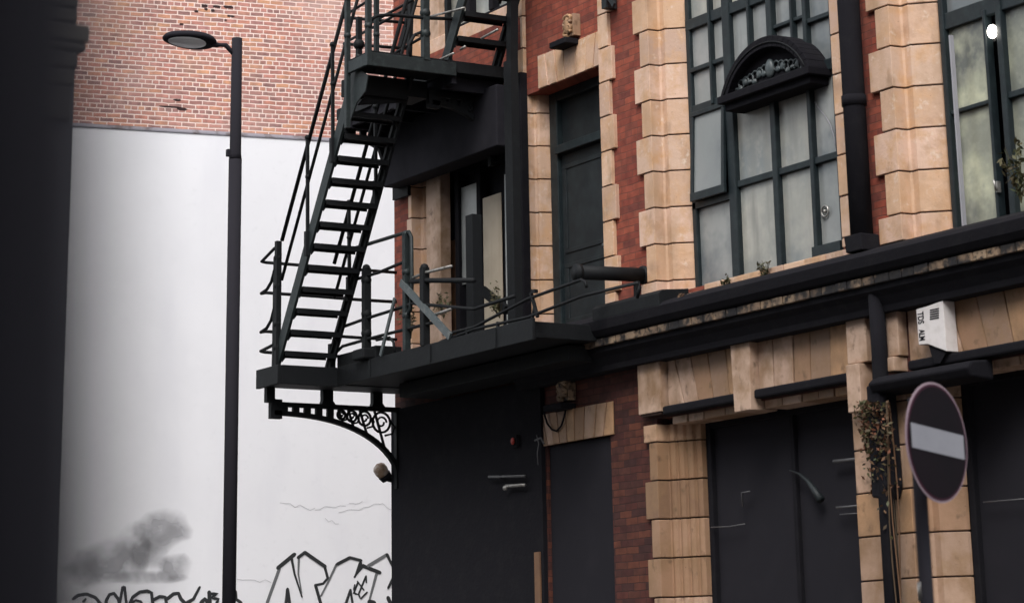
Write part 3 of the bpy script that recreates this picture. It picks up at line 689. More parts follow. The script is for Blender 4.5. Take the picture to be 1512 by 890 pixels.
# ---- ornate brackets (plane x = const)
def bracket(x, scale_y, z_top, ln, drop):
    """ln: outward reach; drop: height at the wall"""
    b = MB(); w = .045
    n = 26
    def curve(t):      # 0 at tip, 1 at wall foot
        y = -ln*(1 - t**.92*1.0)
        ang = t*math.pi/2
        yy = -ln + ln*math.sin(ang)**1.0 if False else -ln*(1-t)
        return yy
    pts = []
    for i in range(n+1):
        s = i/n; y = -ln*(1-s); u = 1-s
        z = z_top-.13 - drop*(1 - (1 - s**2.6)**.55) - .02*s
        pts.append((y, z))
    for i in range(n):
        p, q = pts[i], pts[i+1]
        b.bar((x, p[0], p[1]), (x, q[0]+.004, q[1]), w+.03, .055, side=(1,0,0))
    b.box(x-w/2-.01, x+w/2+.01, -ln, -.03, z_top-.055, z_top)      # top chord
    b.box(x-w/2-.015, x+w/2+.015, -ln-.05, -ln+.10, z_top-.20, z_top+.03)
    b.box(x-w/2-.012, x+w/2+.012, -.075, -.02, z_top-.2-drop, z_top)   # wall bar
    def zc(y):
        s = 1+y/ln; s = max(0, min(1, s)); return z_top-.13 - drop*(1-(1-s**2.6)**.55)
    # solid web with slots near the tip
    ny = 0
    y = -ln+.10
    while y < -ln*.50:
        b.box(x-w/2, x+w/2, y, y+.085, zc(y)-.0, z_top-.05); y += .155
    # scrolls
    y = -ln*.50
    while y < -.12:
        hgt = (z_top-.055)-zc(y); r = max(.035, min(hgt*.36, .17)); cy = y+r*.9; cz = z_top-.06-r*1.05
        b.tube([(x, cy+r*math.cos(a), cz+r*math.sin(a)) for a in [i*2*math.pi/16 for i in range(16)]], .016, 6, closed=True)
        b.tube([(x, cy+r*.6*math.cos(a)*(1-a/12), cz+r*.6*math.sin(a)*(1-a/12)) for a in [i*.5 for i in range(14)]], .013, 6)
        b.tube([(x, cy+r*.9, cz+r*.3), (x, cy+r*1.5, cz-r*.4), (x, cy+r*1.2, cz-r*1.1), (x, cy+r*.4, cz-r*1.3)], .014, 6)
        b.bar((x, cy-r*.8, z_top-.05), (x, cy+r*.4, zc(cy+r*.4)), .03, .022, side=(1,0,0))
        y += r*2.1+.02
    return b
b = bracket(-27.58, 1, 5.02, 1.74, .78)
bk = b.build('bracket', I, fe)
for (p0, p1) in ((392,404), (475,490), (549,563)):
    st = MB()
    ya, yb = onX(p0,590,-27.58).y, onX(p1,590,-27.58).y
    st.prism([(ya, 5.19), (yb, 5.19), (yb+.0, 5.06), (yb+.04, 5.01), (ya-.02 if p0 > 400 else ya, 5.01), (ya, 5.06)], 'x', -27.62, -27.54)
    st.build('strut', I, bk)
MB().box(-26.6, -22.8, -.55, -.04, 5.02, 5.185).build('bearer_beam', I, fe, bevel=.01)
bracket(-27.5, 1, 8.50, .86, .62).build('bracket', I, fe)
bracket(-25.2, 1, 8.44, .86, .62).build('bracket', I, fe)
MB().prism([(-.04,8.5),(-.45,8.5),(-.30,8.1),(-.10,7.8),(-.04,7.72)], 'x', -27.52, -27.46).build('bracket_plate', I, fe)
MB().box(-27.60, -27.2, -.09, -.03, 7.62, 8.57).build('wall_plate', I, fe)

# ---- lower flight
def sx(z): return -27.23 + (z-5.48)*(1.93/2.96)
def flight(name, x_of, z0, z1, yo, yi, n, mo, tread0, step):
    b = MB()
    for y, mm in ((yo, 0), (yi, 1)):
        p = Vector((x_of(z0), y, z0)); q = Vector((x_of(z1), y, z1))
        b.bar(p, q, .035, .16, mi=mm, side=(0,1,0))
        b.bar(p+Vector((0,.012 if y == yo else -.012,0)), q+Vector((0,.012 if y == yo else -.012,0)), .06, .02, mi=mm, side=(0,1,0))
    o = b.build(name, [mo, I], fe)
    for k in range(n):
        z = tread0 + k*step; xx = x_of(z)
        t = MB(); sag = random.uniform(0, .008)
        t.box(xx-.13, xx+.11, yo+.02, yi-.02, z-.018, z+.006)
        t.box(xx+.111, xx+.125, yo+.02, yi-.02, z-.055, z+.006)
        t.box(xx-.144, xx-.131, yo+.02, yi-.02, z-.045, z+.006)
        t.prism([(yo+.02,z-.02),(yo+.10,z-.02),(yo+.02,z-.12)], 'x', xx+.02, xx+.04)
        t.prism([(yi-.02,z-.02),(yi-.10,z-.02),(yi-.02,z-.12)], 'x', xx+.02, xx+.04)
        t.build('tread', I, o)
    return o
fl1 = flight('stair_flight', sx, 5.38, 8.74, YO, YI, 13, M['iron_green'], 5.56, .2345)
def up_off(z, d): return d
# handrails of the lower flight, both sides
def rail3(pts, r=.020, name='handrail', m=None, parent=None): return MB().tube(pts, r, 8).build(name, m or I, parent or fe)
for (y, z_hi, z_mid) in ((YO, 1.28, .80), (YI, 1.05, .62)):
    for dz, rr in ((z_hi, .024), (z_mid, .020)):
        za = 5.62; zb = 8.9
        pts = [(sx(za), y, za+dz), (sx(zb), y, zb+dz)]
        rail3(pts, rr)
    for zz in (6.75, 7.75) if y == YO else (6.3, 7.35):
        q = MB(); q.bar((sx(zz), y-.02, zz-.02), (sx(zz)-.02, y-.02, zz+z_hi), .035, .035); q.ball((sx(zz)-.02,y-.02,zz+z_hi), .035); q.ball((sx(zz)-.01,y-.02,zz+z_mid), .032)
        q.bar((sx(zz), y-.03, zz-.15), (sx(zz), y-.03, zz+.14), .05, .06)
        q.build('baluster', I, fe)
# newel pair at the foot
nw = MB()
nw.bar((-27.20, YO-.02, 5.36), (-27.20, YO-.02, 6.90), .065, .065); nw.bar((-27.29, YO-.02, 5.36), (-27.27, YO-.02, 6.72), .04, .04)
for z in (6.7, 6.36, 5.9, 5.62): nw.ball((-27.21, YO-.02, z), .05)
nw.build('newel_post', I, fe)
n2 = MB(); n2.bar((-27.20, YI+.0, 5.36), (-27.20, YI+.0, 5.7), .07, .07); n2.build('newel_post', I, fe)
# guard rails around the far end
XE = -27.58
for (z, zj, cur) in ((6.70, 6.84, 0), (6.33, 6.66, 1), (5.86, 6.20, 1), (5.61, 5.68, 0)):
    r = MB()
    if cur: pts = [(-27.22, YO-.02, zj), (-27.25, YO-.03, zj-.06), (-27.36, YO-.03, z+.10), (-27.46, YO-.04, z+.02), (XE-.02, YO-.05, z-.01), (XE, YO, z), (XE, -1.2, z), (XE, -.6, z-.005), (XE, -.05, z)]
    else: pts = [(-27.22, YO-.02, zj), (-27.30, YO-.03, zj-.02), (XE-.02, YO-.05, z+.01), (XE, YO, z), (XE, -1.2, z), (XE, -.05, z)]
    r.tube(pts, .020, 8); r.build('guard_rail', I, fe)
for px in (541,):
    q = MB(); yy = onX(px,460,XE).y
    q.build if False else None
# gallery posts and rails (outer edge y=-1.12)
GY = -1.13
def post(x, z0, z1, y=GY, w=.06, balls=(), name='newel_post', m=None):
    q = MB(); q.bar((x, y, z0), (x, y, z1), w, w)
    for z in balls: q.ball((x, y, z), w*.75)
    q.ball((x, y, z1), w*.58)
    return q.build(name, m or I, fe)
xp1 = X(541,460,GY); post(xp1, 5.40, FZ(541,396,GY), w=.085, balls=(6.35, 5.95, 5.72))
MB().box(xp1-.14, xp1+.14, GY-.12, GY+.12, 5.405, 5.53).build('post_base', I, fe, bevel=.02)
xp2 = X(600,440,GY); post(xp2, 5.40, FZ(600,345,GY), w=.07, balls=(6.3, 5.8), m=G_)
rail3([(X(522,412-45,GY),GY,FZ(522,367,GY)), (X(545,360,GY),GY,FZ(545,360,GY)), (xp2,GY,FZ(600,343,GY)), (xp2+.07,GY,FZ(604,342,GY)), (xp2+.13,GY,FZ(607,350,GY)), (xp2+.14,GY,FZ(608,420,GY)), (xp2+.10,GY,FZ(606,455,GY)), (xp2,GY,FZ(600,470,GY))], .022, 'guard_rail', G_)
def prail(pts, y=GY, r=.019, name='guard_rail', m=None): return rail3([tuple(onY(a, c, y)) for a, c in pts], r, name, m)
prail([(527,412), (560,402), (598,386)])
prail([(502,484), (541,470), (583,457), (610,448)])
prail([(492,524), (506,511), (541,501), (583,490), (640,476)])
prail([(556,502), (575,498), (581,505), (583,520)], r=.016)
bq = MB(); bq.bar(tuple(onY(592,417,GY-.03)), tuple(onY(665,497,GY-.03)), .03, .085); bq.build('stay', M['iron_pale'], fe)
bq = MB(); bq.bar(tuple(onY(583,440,GY-.05)), tuple(onY(562,525,GY-.05)), .02, .05); bq.build('stay', M['iron_pale'], fe)
post(X(627,440,GY), 5.40, FZ(627,395,GY), w=.085)
prail([(606,416), (625,414), (700,414)], r=.03)
prail([(610,410), (630,402), (667,393)], r=.018, m=M['rubbed_glint'])  # highlight on the rail, put into the colour as paler metal
prail([(640,465), (667,456)], r=.018, m=M['rubbed_glint'])  # lower rail highlight, also painted as a bright metal piece
prail([(610,448), (700,456), (760,437)], r=.02)
prail([(655,494), (700,483), (780,441), (858,413), (864,416), (866,424)], r=.017)
prail([(650,505), (700,486), (780,468), (860,437), (943,417), (945,424), (941,440)], r=.017)
q = MB(); q.bar(tuple(onY(784,432,GY)), tuple(onY(794,468,GY)), .03, .03); q.bar(tuple(onY(790,450,GY)), tuple(onY(786,470,GY)), .025, .025); q.bar(tuple(onY(786,430,GY)), tuple(onY(792,430,GY)), .04, .04); q.build('baluster', I, fe)
for px, a in ((690, 486), (735, 475)):
    p_ = onY(px, a, GY); q = MB(); q.bar((p_.x, GY, 5.40), (p_.x, GY, p_.z), .03, .03); q.build('baluster', I, fe)
# heavy end beam over the gallery end
eb = MB(); ea, ec = onX(852,402,-22.1), onX(951,406,-22.1)
eb.tube([tuple(ea), tuple(ec)], .075, 12); eb.tube([tuple(ec+Vector((0,-.03,0))), tuple(ec+Vector((0,.03,0)))], .10, 12); eb.tube([tuple(ea+Vector((0,-.02,0))), tuple(ea+Vector((0,.03,0)))], .09, 12)
eb.build('counterweight_beam', I, fe)
for yv in (ec.y-.10,): q = MB(); q.bar((-22.1, yv, 5.55), (-22.1, yv, ea.z-.05), .05, .05); q.build('newel_post', I, fe)
dk = MB(); dk.bar(tuple(onY(712,428,-.3)), tuple(onY(748,458,-.3)), .06, .10); dk.build('stay', I, fe)
# vertical hanger in front of the dark bay
hg = MB(); hg.bar((X(757,250,-.5), -.5, 5.4), (X(757,250,-.5), -.5, UZ), .10, .16); hg.build('hanger_post', I, fe)
hg = MB(); hg.bar((X(700,400,-.6), -.6, 5.4), (X(700,400,-.6), -.6, 6.9), .12, .16); hg.build('hanger_post', I, fe)

# ---- upper gallery rails
UY = -.90
def upost(x, y, z0, z1, w=.055, m=G_, balls=()):
    q = MB(); q.bar((x, y, z0), (x, y, z1), w, w)
    for z in balls: q.ball((x, y, z), w*.8)
    q.build('newel_post', m, fe)
def ypx(px, py, x): return onX(px, py, x)
# posts of the stair-head landing, standing past the near edge
for px, ww, x in ((513,.055,-25.22), (544,.06,UX1+.02), (556,.05,UX1-.3)):
    y = ypx(px,100,x).y; upost(x, y, UZ-.05 if px != 513 else 7.9, 10.6, ww, balls=(9.45, 9.0))
yy = ypx(628,60,UX1).y; upost(UX1+.0, yy, UZ+.1, 10.6, .08, balls=(9.25, 9.0))
for (py0, py1) in ((26, 24), (68, 60)):
    pass
# far end rails of upper gallery (run towards the wall)
for pyA, pyB in ((26,34), (65,72)):
    pa = onX(507,pyA,-27.58+1.1); pb = onX(600,pyB,-27.58+1.1)
    rail3([tuple(pa), tuple(pb)], .020, 'guard_rail')
# near end rails at the channel
za = 9.30
rail3([tuple(onX(540,34,UX1)), tuple(onX(556,24,UX1)), tuple(onX(575,22,UX1)), tuple(onX(630,27,UX1)), tuple(onX(690,29,UX1))], .022, 'guard_rail')
rail3([tuple(onX(606,84,UX1)), tuple(onX(604,66,UX1)), tuple(onX(612,52,UX1)), tuple(onX(626,46,UX1)), tuple(onX(634,48,UX1))], .02, 'guard_rail')
for a, c in (((505,26),(546,0)), ((512,62),(600,14)), ((545,36),(610,0)), ((511,112),(560,88)), ((560,92),(626,54))):
    rail3([tuple(onY(a[0],a[1],UY)), tuple(onY(c[0],c[1],UY))], .018, 'guard_rail')
for px in (530,):
    p0 = onY(px,96,UY-.4); q = MB(); q.bar((p0.x, p0.y, UZ+.05), (p0.x, p0.y, onY(px,26,UY-.4).z), .06, .06); q.ball((p0.x,p0.y,onY(px,66,UY-.4).z), .07); q.build('newel_post', I, fe)
q = MB(); q.bar(tuple(onY(604,84,-.6)), tuple(onY(607,0,-.6)), .05, .07); q.build('stay', I, fe)
q = MB(); q.bar(tuple(onY(588,84,-.5)), tuple(onY(600,40,-.5)), .05, .09); q.bar(tuple(onY(600,40,-.5)), tuple(onY(604,-10,-.5)), .05, .05); q.build('stay', I, fe)
# gusset with the pale bolts on the stair head
MB().prism([(p.x, p.z) for p in (onY(528,100,YO-.03), onY(545,112,YO-.03), onY(541,135,YO-.03), onY(528,152,YO-.03), onY(519,178,YO-.03), onY(512,180,YO-.03))], 'y', YO-.045, YO-.03).build('gusset', M['iron_green'], fe)
MB().prism([(-1.55,8.50),(-1.15,8.50),(-1.15,8.30),(-1.80,8.20)], 'x', -25.3, -25.28).build('gusset_plate', I, fe)
MB().box(-25.62, -25.22, -1.84, -.9, 8.36, 8.56).build('landing_beam', I, fe)

# ---- second flight
def sx2(z): return -24.86 + (z-8.72)*(1.93/2.96)
fl2 = flight('stair_flight', sx2, 8.72, 12.0, -.86, -.17, 12, G_, 8.98, .26)
for y in (-.86, -.17):
    for dz in (1.0, .6): rail3([(sx2(8.9), y, 8.9+dz), (sx2(12.), y, 12.+dz)], .02)
for (a, c) in (((631,26),(686,12)), ((650,88),(670,79)), ((680,73),(687,69)), ((711,57),(735,44))):
    rail3([tuple(onY(a[0],a[1],-.95)), tuple(onY(c[0],c[1],-.95))], .014, 'guard_rail', M['rubbed_glint'])
q = MB(); q.bar(tuple(onY(756,100,-.25)), tuple(onY(757,-10,-.25)), .10, .10); q.build('hanger_post', I, fe)
q = MB(); q.bar(tuple(onY(663,90,-.5)), tuple(onY(661,-10,-.5)), .06, .07); q.build('hanger_post', I, fe)
# lamp bracket arm seen at the top above the door
sb = thing('hanging_sign_bracket', 'dark blue bracket tip on the wall above the upper door jamb at the top edge', 'bracket', tuple(onY(903,0,-.2)))
MB().bar(tuple(onY(893,-12,-.15)), tuple(onY(907,8,-.15)), .03, .05).build('arm', M['door'], sb)
MB().box(X(905,-15), X(912,-15), -.16, -.02, 8.9, 9.2).build('wall_plate', M['door'], sb)

# ================================================================== WEEDS
def weed(px, py, y, n, h, label, m='leaf', spread=.1, droop=0., name='weed', cat='plant', ls=.03):
    p = onY(px, py, y); rnd = random.Random(int(px*7+py))
    t = thing(name, label, cat, tuple(p))
    s = MB(); l = MB()
    for k in range(n):
        a = rnd.uniform(0, 6.28); r = rnd.uniform(.2, 1)*spread; hh = h*rnd.uniform(.4, 1)
        q = p+Vector((math.cos(a)*r, -abs(math.sin(a))*r*.6, hh - droop*hh*1.8*rnd.random()))
        mid = p+(q-p)*.5+Vector((0,0,hh*.12)); s.tube([tuple(p), tuple(mid), tuple(q)], [.004,.003,.002], 4)
        for i in range(7):
            c = p+(q-p)*rnd.uniform(.25,1.05)+Vector((rnd.uniform(-1,1),rnd.uniform(-1,.4),rnd.uniform(-1,1)))*ls
            u = Vector((rnd.uniform(-1,1),rnd.uniform(-1,1),rnd.uniform(-1,1))).normalized()*ls*rnd.uniform(.6,1.2)
            v = u.cross(Vector((rnd.uniform(-1,1),rnd.uniform(-1,1),rnd.uniform(-1,1)))).normalized()*ls*.4
            l.add([tuple(c-u), tuple(c+v), tuple(c+u), tuple(c-v)], [(0,1,2,3)])
    s.build('stem', M['leafdry' if m == 'leafdry' else 'leaf'], t); l.build('foliage', M[m], t, fix=False)
weed(1132,412,-.08,9,.20,'small weed growing on the stone sill of the big window, right-hand tuft', spread=.12)
weed(1076,424,-.08,6,.13,'tiny weed on the sill at the left foot of the big window')
weed(1508,300,-.05,14,.55,'leafy green plant growing on the sill of the right-hand window', spread=.22, ls=.04)
weed(1012,446,-.3,6,.08,'pale dry tuft on the cornice below the pier beside the big window', 'leafdry')
weed(607,500,-.9,12,.45,'scraggy climber on the gallery at the far end of the warehouse', spread=.3)
weed(655,470,-.5,10,.40,'weed growing on the gallery in front of the brown board', spread=.2)
weed(738,470,-.4,14,.38,'bushy weed on the gallery in front of the cream board', spread=.2)
def climber():
    p = onY(1290,640,-.1); t = thing('climbing_plant', 'brown withered climber tangled round the black drainpipe left of the no entry sign', 'plant', (p.x, -.1, .12))
    rnd = random.Random(5); l = MB(); s = MB(); d = MB()
    for k in range(5):
        xx = X(1316,700,-.2)+rnd.uniform(-.06,.03)
        s.tube([(xx+.03*math.sin(i*.9+k), -.16-.02*k, .12+i*.36+rnd.uniform(0,.02)) for i in range(12)], .008, 5)
    for k in range(1300):
        py_ = 592+abs(rnd.gauss(0,60)); c0 = onY(rnd.gauss(1285+(py_-592)*.12,11), py_, -.12-rnd.random()*.2)
        if c0.x < X(1268,600,-.2): continue
        u = Vector((rnd.uniform(-1,1),rnd.uniform(-1,1),rnd.uniform(-1,1))).normalized()*rnd.uniform(.015,.038)
        v = u.cross(Vector((rnd.uniform(-1,1),rnd.uniform(-1,1),rnd.uniform(-1,1)))).normalized()*.014
        (l if rnd.random() < .6 else d).add([tuple(c0-u), tuple(c0+v), tuple(c0+u), tuple(c0-v)], [(0,1,2,3)])
    s.build('stem', M['leafdry'], t); l.build('foliage', M['leafdry'], t, fix=False); d.build('foliage', M['leaf'], t, fix=False)
climber()

# ================================================================== GABLE BUILDING WITH WHITE WALL
gd = Vector((.1914, .9815, 0)).normalized(); ga = math.atan2(gd.y, gd.x)
GO = Vector((-36.8, 1.97, 0)); gn = Vector((-gd.y, gd.x, 0))   # into the wall
gb = thing('gable_building', 'bare brick gable with graffiti on its white rendered lower half', 'building', tuple(GO), ga)
def WL(px, py, off=0.):
    """pixel -> (s, z) on the gable plane moved out by off"""
    r = ray(px, py); P0 = GO - gn*off
    t = (P0-CAM).dot(gn)/r.dot(gn); h = CAM + r*t - GO
    return h.dot(gd), h.z
def gchild(b, name, m, bevel=0., parent=None, fix=True):
    o = b.build(name, m, None, bevel=bevel, fix=fix); o.parent = parent or gb; return o
sl_, zt1 = WL(110, 187); sr_, zt2 = WL(500, 211); zw = (zt1+zt2)/2
s0 = WL(20,400)[0]; s1_ = 14.
print('white wall top', zt1, zt2, 's', s0)
gchild(MB().box(s0, s1_, 0, .35, zw, 17), 'brick_gable', M['gable'])
gchild(MB().box(s0, s1_, 0.35, 9, 0, 16.9), 'house_body', M['fardark'])
gchild(MB().box(s0, s1_, -.03, .34, 0, zw-.004), 'rendered_wall', M['white'])
gchild(MB().prism([(-.03,zw-.003),(-.045,zw-.003),(-.045,zw+.02),(-.001,zw+.07),(-.001,zw-.003)], 'x', s0, s1_), 'lead_flashing', M['flash'])
# dark holes where bricks are missing
for (px, py, w, h) in ((252,158,34,5), (268,161,18,6), (262,148,12,4), (302,9,10,6), (320,10,14,5), (337,11,14,6), (290,17,6,4), (314,16,6,5), (340,24,12,4), (268,36,7,4), (333,30,4,3), (304,14,5,4)):
    hs = MB(); a = WL(px-w/2, py-h/2); c = WL(px+w/2, py+h/2)
    n = 7; pts = []
    for i in range(14):
        an = 2*math.pi*i/14; rr = random.uniform(.75, 1.1)
        pts.append(((a[0]+c[0])/2+(c[0]-a[0])/2*math.cos(an)*rr, (a[1]+c[1])/2+(a[1]-c[1])/2*max(-.95, min(.95, 1.3*math.sin(an)))*rr))
    hs.prism(pts, 'y', -.004, .02); gchild(hs, 'missing_brick', M['hole'])
# smudges: painted-over areas, own shape
def smudge_mat():
    m = bpy.data.materials.new('painted_over'); m.use_nodes = True; N = m.node_tree.nodes; L = m.node_tree.links
    b = N['Principled BSDF']; b.inputs['Base Color'].default_value = (.33,.33,.345,1); b.inputs['Roughness'].default_value = .9
    at = N.new('ShaderNodeAttribute'); at.attribute_name = 'cover'
    geo = N.new('ShaderNodeNewGeometry'); n = N.new('ShaderNodeTexNoise'); n.inputs['Scale'].default_value = 2.2; n.inputs['Detail'].default_value = 6; L.new(geo.outputs['Position'], n.inputs['Vector'])
    mr = N.new('ShaderNodeMapRange'); mr.inputs[1].default_value = .35; mr.inputs[2].default_value = .65; mr.inputs[3].default_value = .25; mr.inputs[4].default_value = 1.; L.new(n.outputs['Fac'], mr.inputs[0])
    mu = N.new('ShaderNodeMath'); mu.operation = 'MULTIPLY'; L.new(at.outputs['Fac'], mu.inputs[0]); L.new(mr.outputs[0], mu.inputs[1])
    L.new(mu.outputs[0], b.inputs['Alpha']); return m
SM = smudge_mat()
def smudge(polys):
    vs = []; fs = []; al = []
    for li, (poly, strength) in enumerate(polys):
        pts = [WL(*p, .034+.001*li) for p in poly]; n = len(pts); cx = sum(p[0] for p in pts)/n; cz = sum(p[1] for p in pts)/n
        y = -.034-.001*li; o = len(vs); R = (0., .5, .85, 1.25)
        for k, r in enumerate(R):
            for p in pts: vs.append((cx+(p[0]-cx)*r, y, cz+(p[1]-cz)*r)); al.append(strength*(1., 1., .65, 0.)[k])
        for k in range(3):
            for i in range(n):
                j = (i+1) % n; fs.append((o+k*n+i, o+k*n+j, o+(k+1)*n+j, o+(k+1)*n+i))
    me = bpy.data.meshes.new('paint_smudge'); me.from_pydata(vs, [], fs); at = me.attributes.new('cover', 'FLOAT', 'POINT')
    for i, a in enumerate(al): at.data[i].value = a
    me.materials.append(SM); o = bpy.data.objects.new('paint_smudge', me); C.objects.link(o); o.parent = gb
def blob(cx, cy, rx, ry, n=18, rot=0., seed=1):
    r = random.Random(seed); out = []
    for i in range(n):
        a = 2*math.pi*i/n; q = r.uniform(.85, 1.12); x = rx*math.cos(a)*q; y = ry*math.sin(a)*q
        out.append((cx+x*math.cos(rot)-y*math.sin(rot), cy+x*math.sin(rot)+y*math.cos(rot)))
    return out
smudge([(blob(238,782,36,27,seed=2), .75), (blob(165,828,58,30,rot=-.35,seed=3), .62), (blob(258,838,22,20,seed=4), .8), (blob(200,800,30,26,rot=-.6,seed=5), .35), (blob(215,852,52,9,seed=6), .5), (blob(205,815,14,36,seed=16), .6), (blob(120,838,30,24,seed=7), .40), (blob(222,820,26,18,seed=8), .35)])
# graffiti strokes as thin paint ribbons
def stroke(b, pts, w, mi=0, lay=0):
    P = [WL(*p, .03) for p in pts]
    # smooth a little
    Q = []
    for i in range(len(P)-1):
        for t in (0, .5): Q.append((P[i][0]*(1-t)+P[i+1][0]*t, P[i][1]*(1-t)+P[i+1][1]*t))
    Q.append(P[-1])
    y = -.0335-.0012*lay; vs = []; n = len(Q); m = .01135  # metres per pixel
    ww = w if isinstance(w, (list, tuple)) else (w, w)
    for i, p in enumerate(Q):
        a = Q[max(0,i-1)]; c = Q[min(n-1,i+1)]; d = Vector((c[0]-a[0], c[1]-a[1])); d.normalize(); k = (ww[0]*(1-i/(n-1))+ww[1]*i/(n-1))*m/2*1.12
        vs += [(p[0]-d.y*k, y, p[1]+d.x*k), (p[0]+d.y*k, y, p[1]-d.x*k)]
    b.add(vs, [(2*i, 2*i+1, 2*i+3, 2*i+2) for i in range(n-1)], mi)
    for e, wv in ((Q[0], ww[0]), (Q[-1], ww[1])):
        k = wv*m/2; b.add([(e[0]+k*math.cos(a*.785), y-.0005, e[1]+k*math.sin(a*.785)) for a in range(8)], [tuple(range(8))], mi)
gr = MB(); S = 240/1512.
def Z5(l): return [(380+x*S, 780+y*S) for x, y in l]
for i, (l, w, mi) in enumerate([
    ([(90,690),(205,370)], 4, 1), ([(190,365),(345,238)], 5, 0), ([(318,275),(345,420),(415,635)], (3.5,2), 0), ([(385,265),(380,420),(412,600)], (3,1.5), 1),
    ([(378,268),(440,220)], 4, 0), ([(440,220),(630,352)], 4.5, 0), ([(625,352),(655,460)], 3.5, 0), ([(655,460),(610,510),(535,525)], 3, 0), ([(540,525),(590,700)], 4, 0),
    ([(735,330),(660,490),(590,625)], (3,2), 1), ([(740,330),(860,268)], 4, 0), ([(860,268),(965,295)], 3.5, 0), ([(960,320),(905,450)], (5,2), 0), ([(985,340),(900,450)], (4,2), 0),
    ([(980,345),(1140,408)], 4.5, 0), ([(1030,345),(1205,240)], 4, 1), ([(1205,240),(1280,400)], (4,2.5), 0), ([(1285,420),(1215,550)], (5,3), 0), ([(1110,415),(1035,690)], (4,2.5), 1),
    ([(280,560),(265,700)], 4, 0), ([(280,560),(300,700)], 4, 0), ([(865,570),(820,700)], 3.5, 0), ([(865,570),(885,700)], 3, 0), ([(1040,680),(1085,690)], 6, 0), ([(1215,640),(1240,700)], 5, 0),
    ([(935,500),(895,600),(940,610),(1010,440)], 2.5, 0), ([(930,490),(990,570)], 2, 0), ([(1010,440),(1012,500)], 2, 0), ([(940,610),(960,650),(1020,590)], 2.2, 0), ([(905,520),(895,560),(905,600)], 2, 0)]):
    stroke(gr, Z5(l), w, mi, i % 6)
gchild(gr, 'graffiti', [M['paint'], M['paint_thin']], fix=False); gr = MB()
T = 280/1512.
def Z6(l): return [(80+x*T, 780+y*T) for x, y in l]
for i, (l, w) in enumerate([
    ([(150,560),(190,530),(260,520),(330,550),(370,600)], 4), ([(410,620),(415,570),(440,525),(475,515),(510,560),(520,600)], 4), ([(520,600),(545,465),(560,465),(575,600)], 3.5),
    ([(600,600),(625,545),(680,505),(740,495),(775,510),(785,600)], 4), ([(620,590),(650,570),(690,580),(700,600)], 3), ([(785,570),(840,540),(885,545),(895,600)], 4), ([(900,560),(950,520),(990,515),(1010,560),(1040,590)], 4.5),
    ([(1060,590),(1110,560),(1160,465)], (5,3)), ([(1170,590),(1200,560),(1230,590)], 5), ([(1235,505),(1240,590)], 5), ([(1245,520),(1300,515),(1250,550),(1310,560),(1290,600)], 3.5), ([(230,580),(250,560)], 3), ([(1445,500),(1450,560),(1490,590)], 4)]):
    if i == 8: gchild(gr, 'graffiti', [M['paint'], M['paint_thin']], fix=False); gr = MB()
    stroke(gr, Z6(l), w, 0, i % 6)
gchild(gr, 'graffiti', [M['paint'], M['paint_thin']], fix=False)
# hairline cracks in the render
rnd = random.Random(9)
for (a, c, k) in (((413,742),(465,752),7), ((465,752),(510,745),6), ((500,758),(560,742),8), ((515,745),(535,740),4), ((350,857),(400,857),6), ((560,742),(580,755),4), ((480,765),(500,775),4)):
    pts = [(a[0]+(c[0]-a[0])*i/k, a[1]+(c[1]-a[1])*i/k+rnd.uniform(-3,3)) for i in range(k+1)]
    cr = MB(); stroke(cr, pts, .5, 0, 3); gchild(cr, 'render_crack', M['crack'], fix=False)

# ================================================================== STONE BUILDING AT THE LEFT
qe = onX(104,400,-6)
sbld = thing('stone_building', 'dark blurred stone building corner at the far left beside the white wall', 'building', (-6, qe.y, 0))
MB().box(-10.0, -6.0, -17.7, qe.y, 0, 13).build('wall', M['fardark'], sbld)
b = MB()
for i, (pa, pb, px) in enumerate(((-40,12,120), (14,34,118), (36,62,136), (64,76,131), (78,102,119), (104,128,114), (130,180,109))):
    ya = onX(px, (pa+pb)/2, -5.98).y; zb = onX(120, pa, -5.98).z; za_ = onX(120, pb, -5.98).z
    b.box(-6.3, -5.98, qe.y-.3, ya, za_+.002, zb)
b.build('string_course', M['farstone'], sbld, bevel=.006)

# ================================================================== UNSEEN TERRACE (added behind the viewpoint to block sky light from the walls)
tr = thing('blocker_terrace', 'unseen dull brick terrace added behind the viewpoint to block sky light', 'building', (-4, -17.8, 0))
fw = MB(); fw.box(-29.9, 24, -28, -17.8, 0, 15.5); fw.build('wall', M['redbrick_low'], tr)
MB().box(-29.88, 24.2, -28.2, -17.6, 15.503, 15.8).build('parapet', M['stone_low'], tr, bevel=.02)
MB().box(-29.88, 24.0, -17.798, -17.65, 4.0, 4.25).build('string_course', M['stone_low'], tr, bevel=.02)
for i in range(13):
    for zz in (1.0, 5.2, 8.6, 12.):
        xx = -27.5+i*4.0
        w_ = MB(); w_.box(xx-.7, xx+.7, -17.798, -17.73, zz, zz+1.9); o_ = w_.build('window', M['frame'], tr, bevel=.01)
        MB().box(xx-.6, xx+.6, -17.728, -17.72, zz+.1, zz+1.8).build('pane', M['pane_cool'], o_)
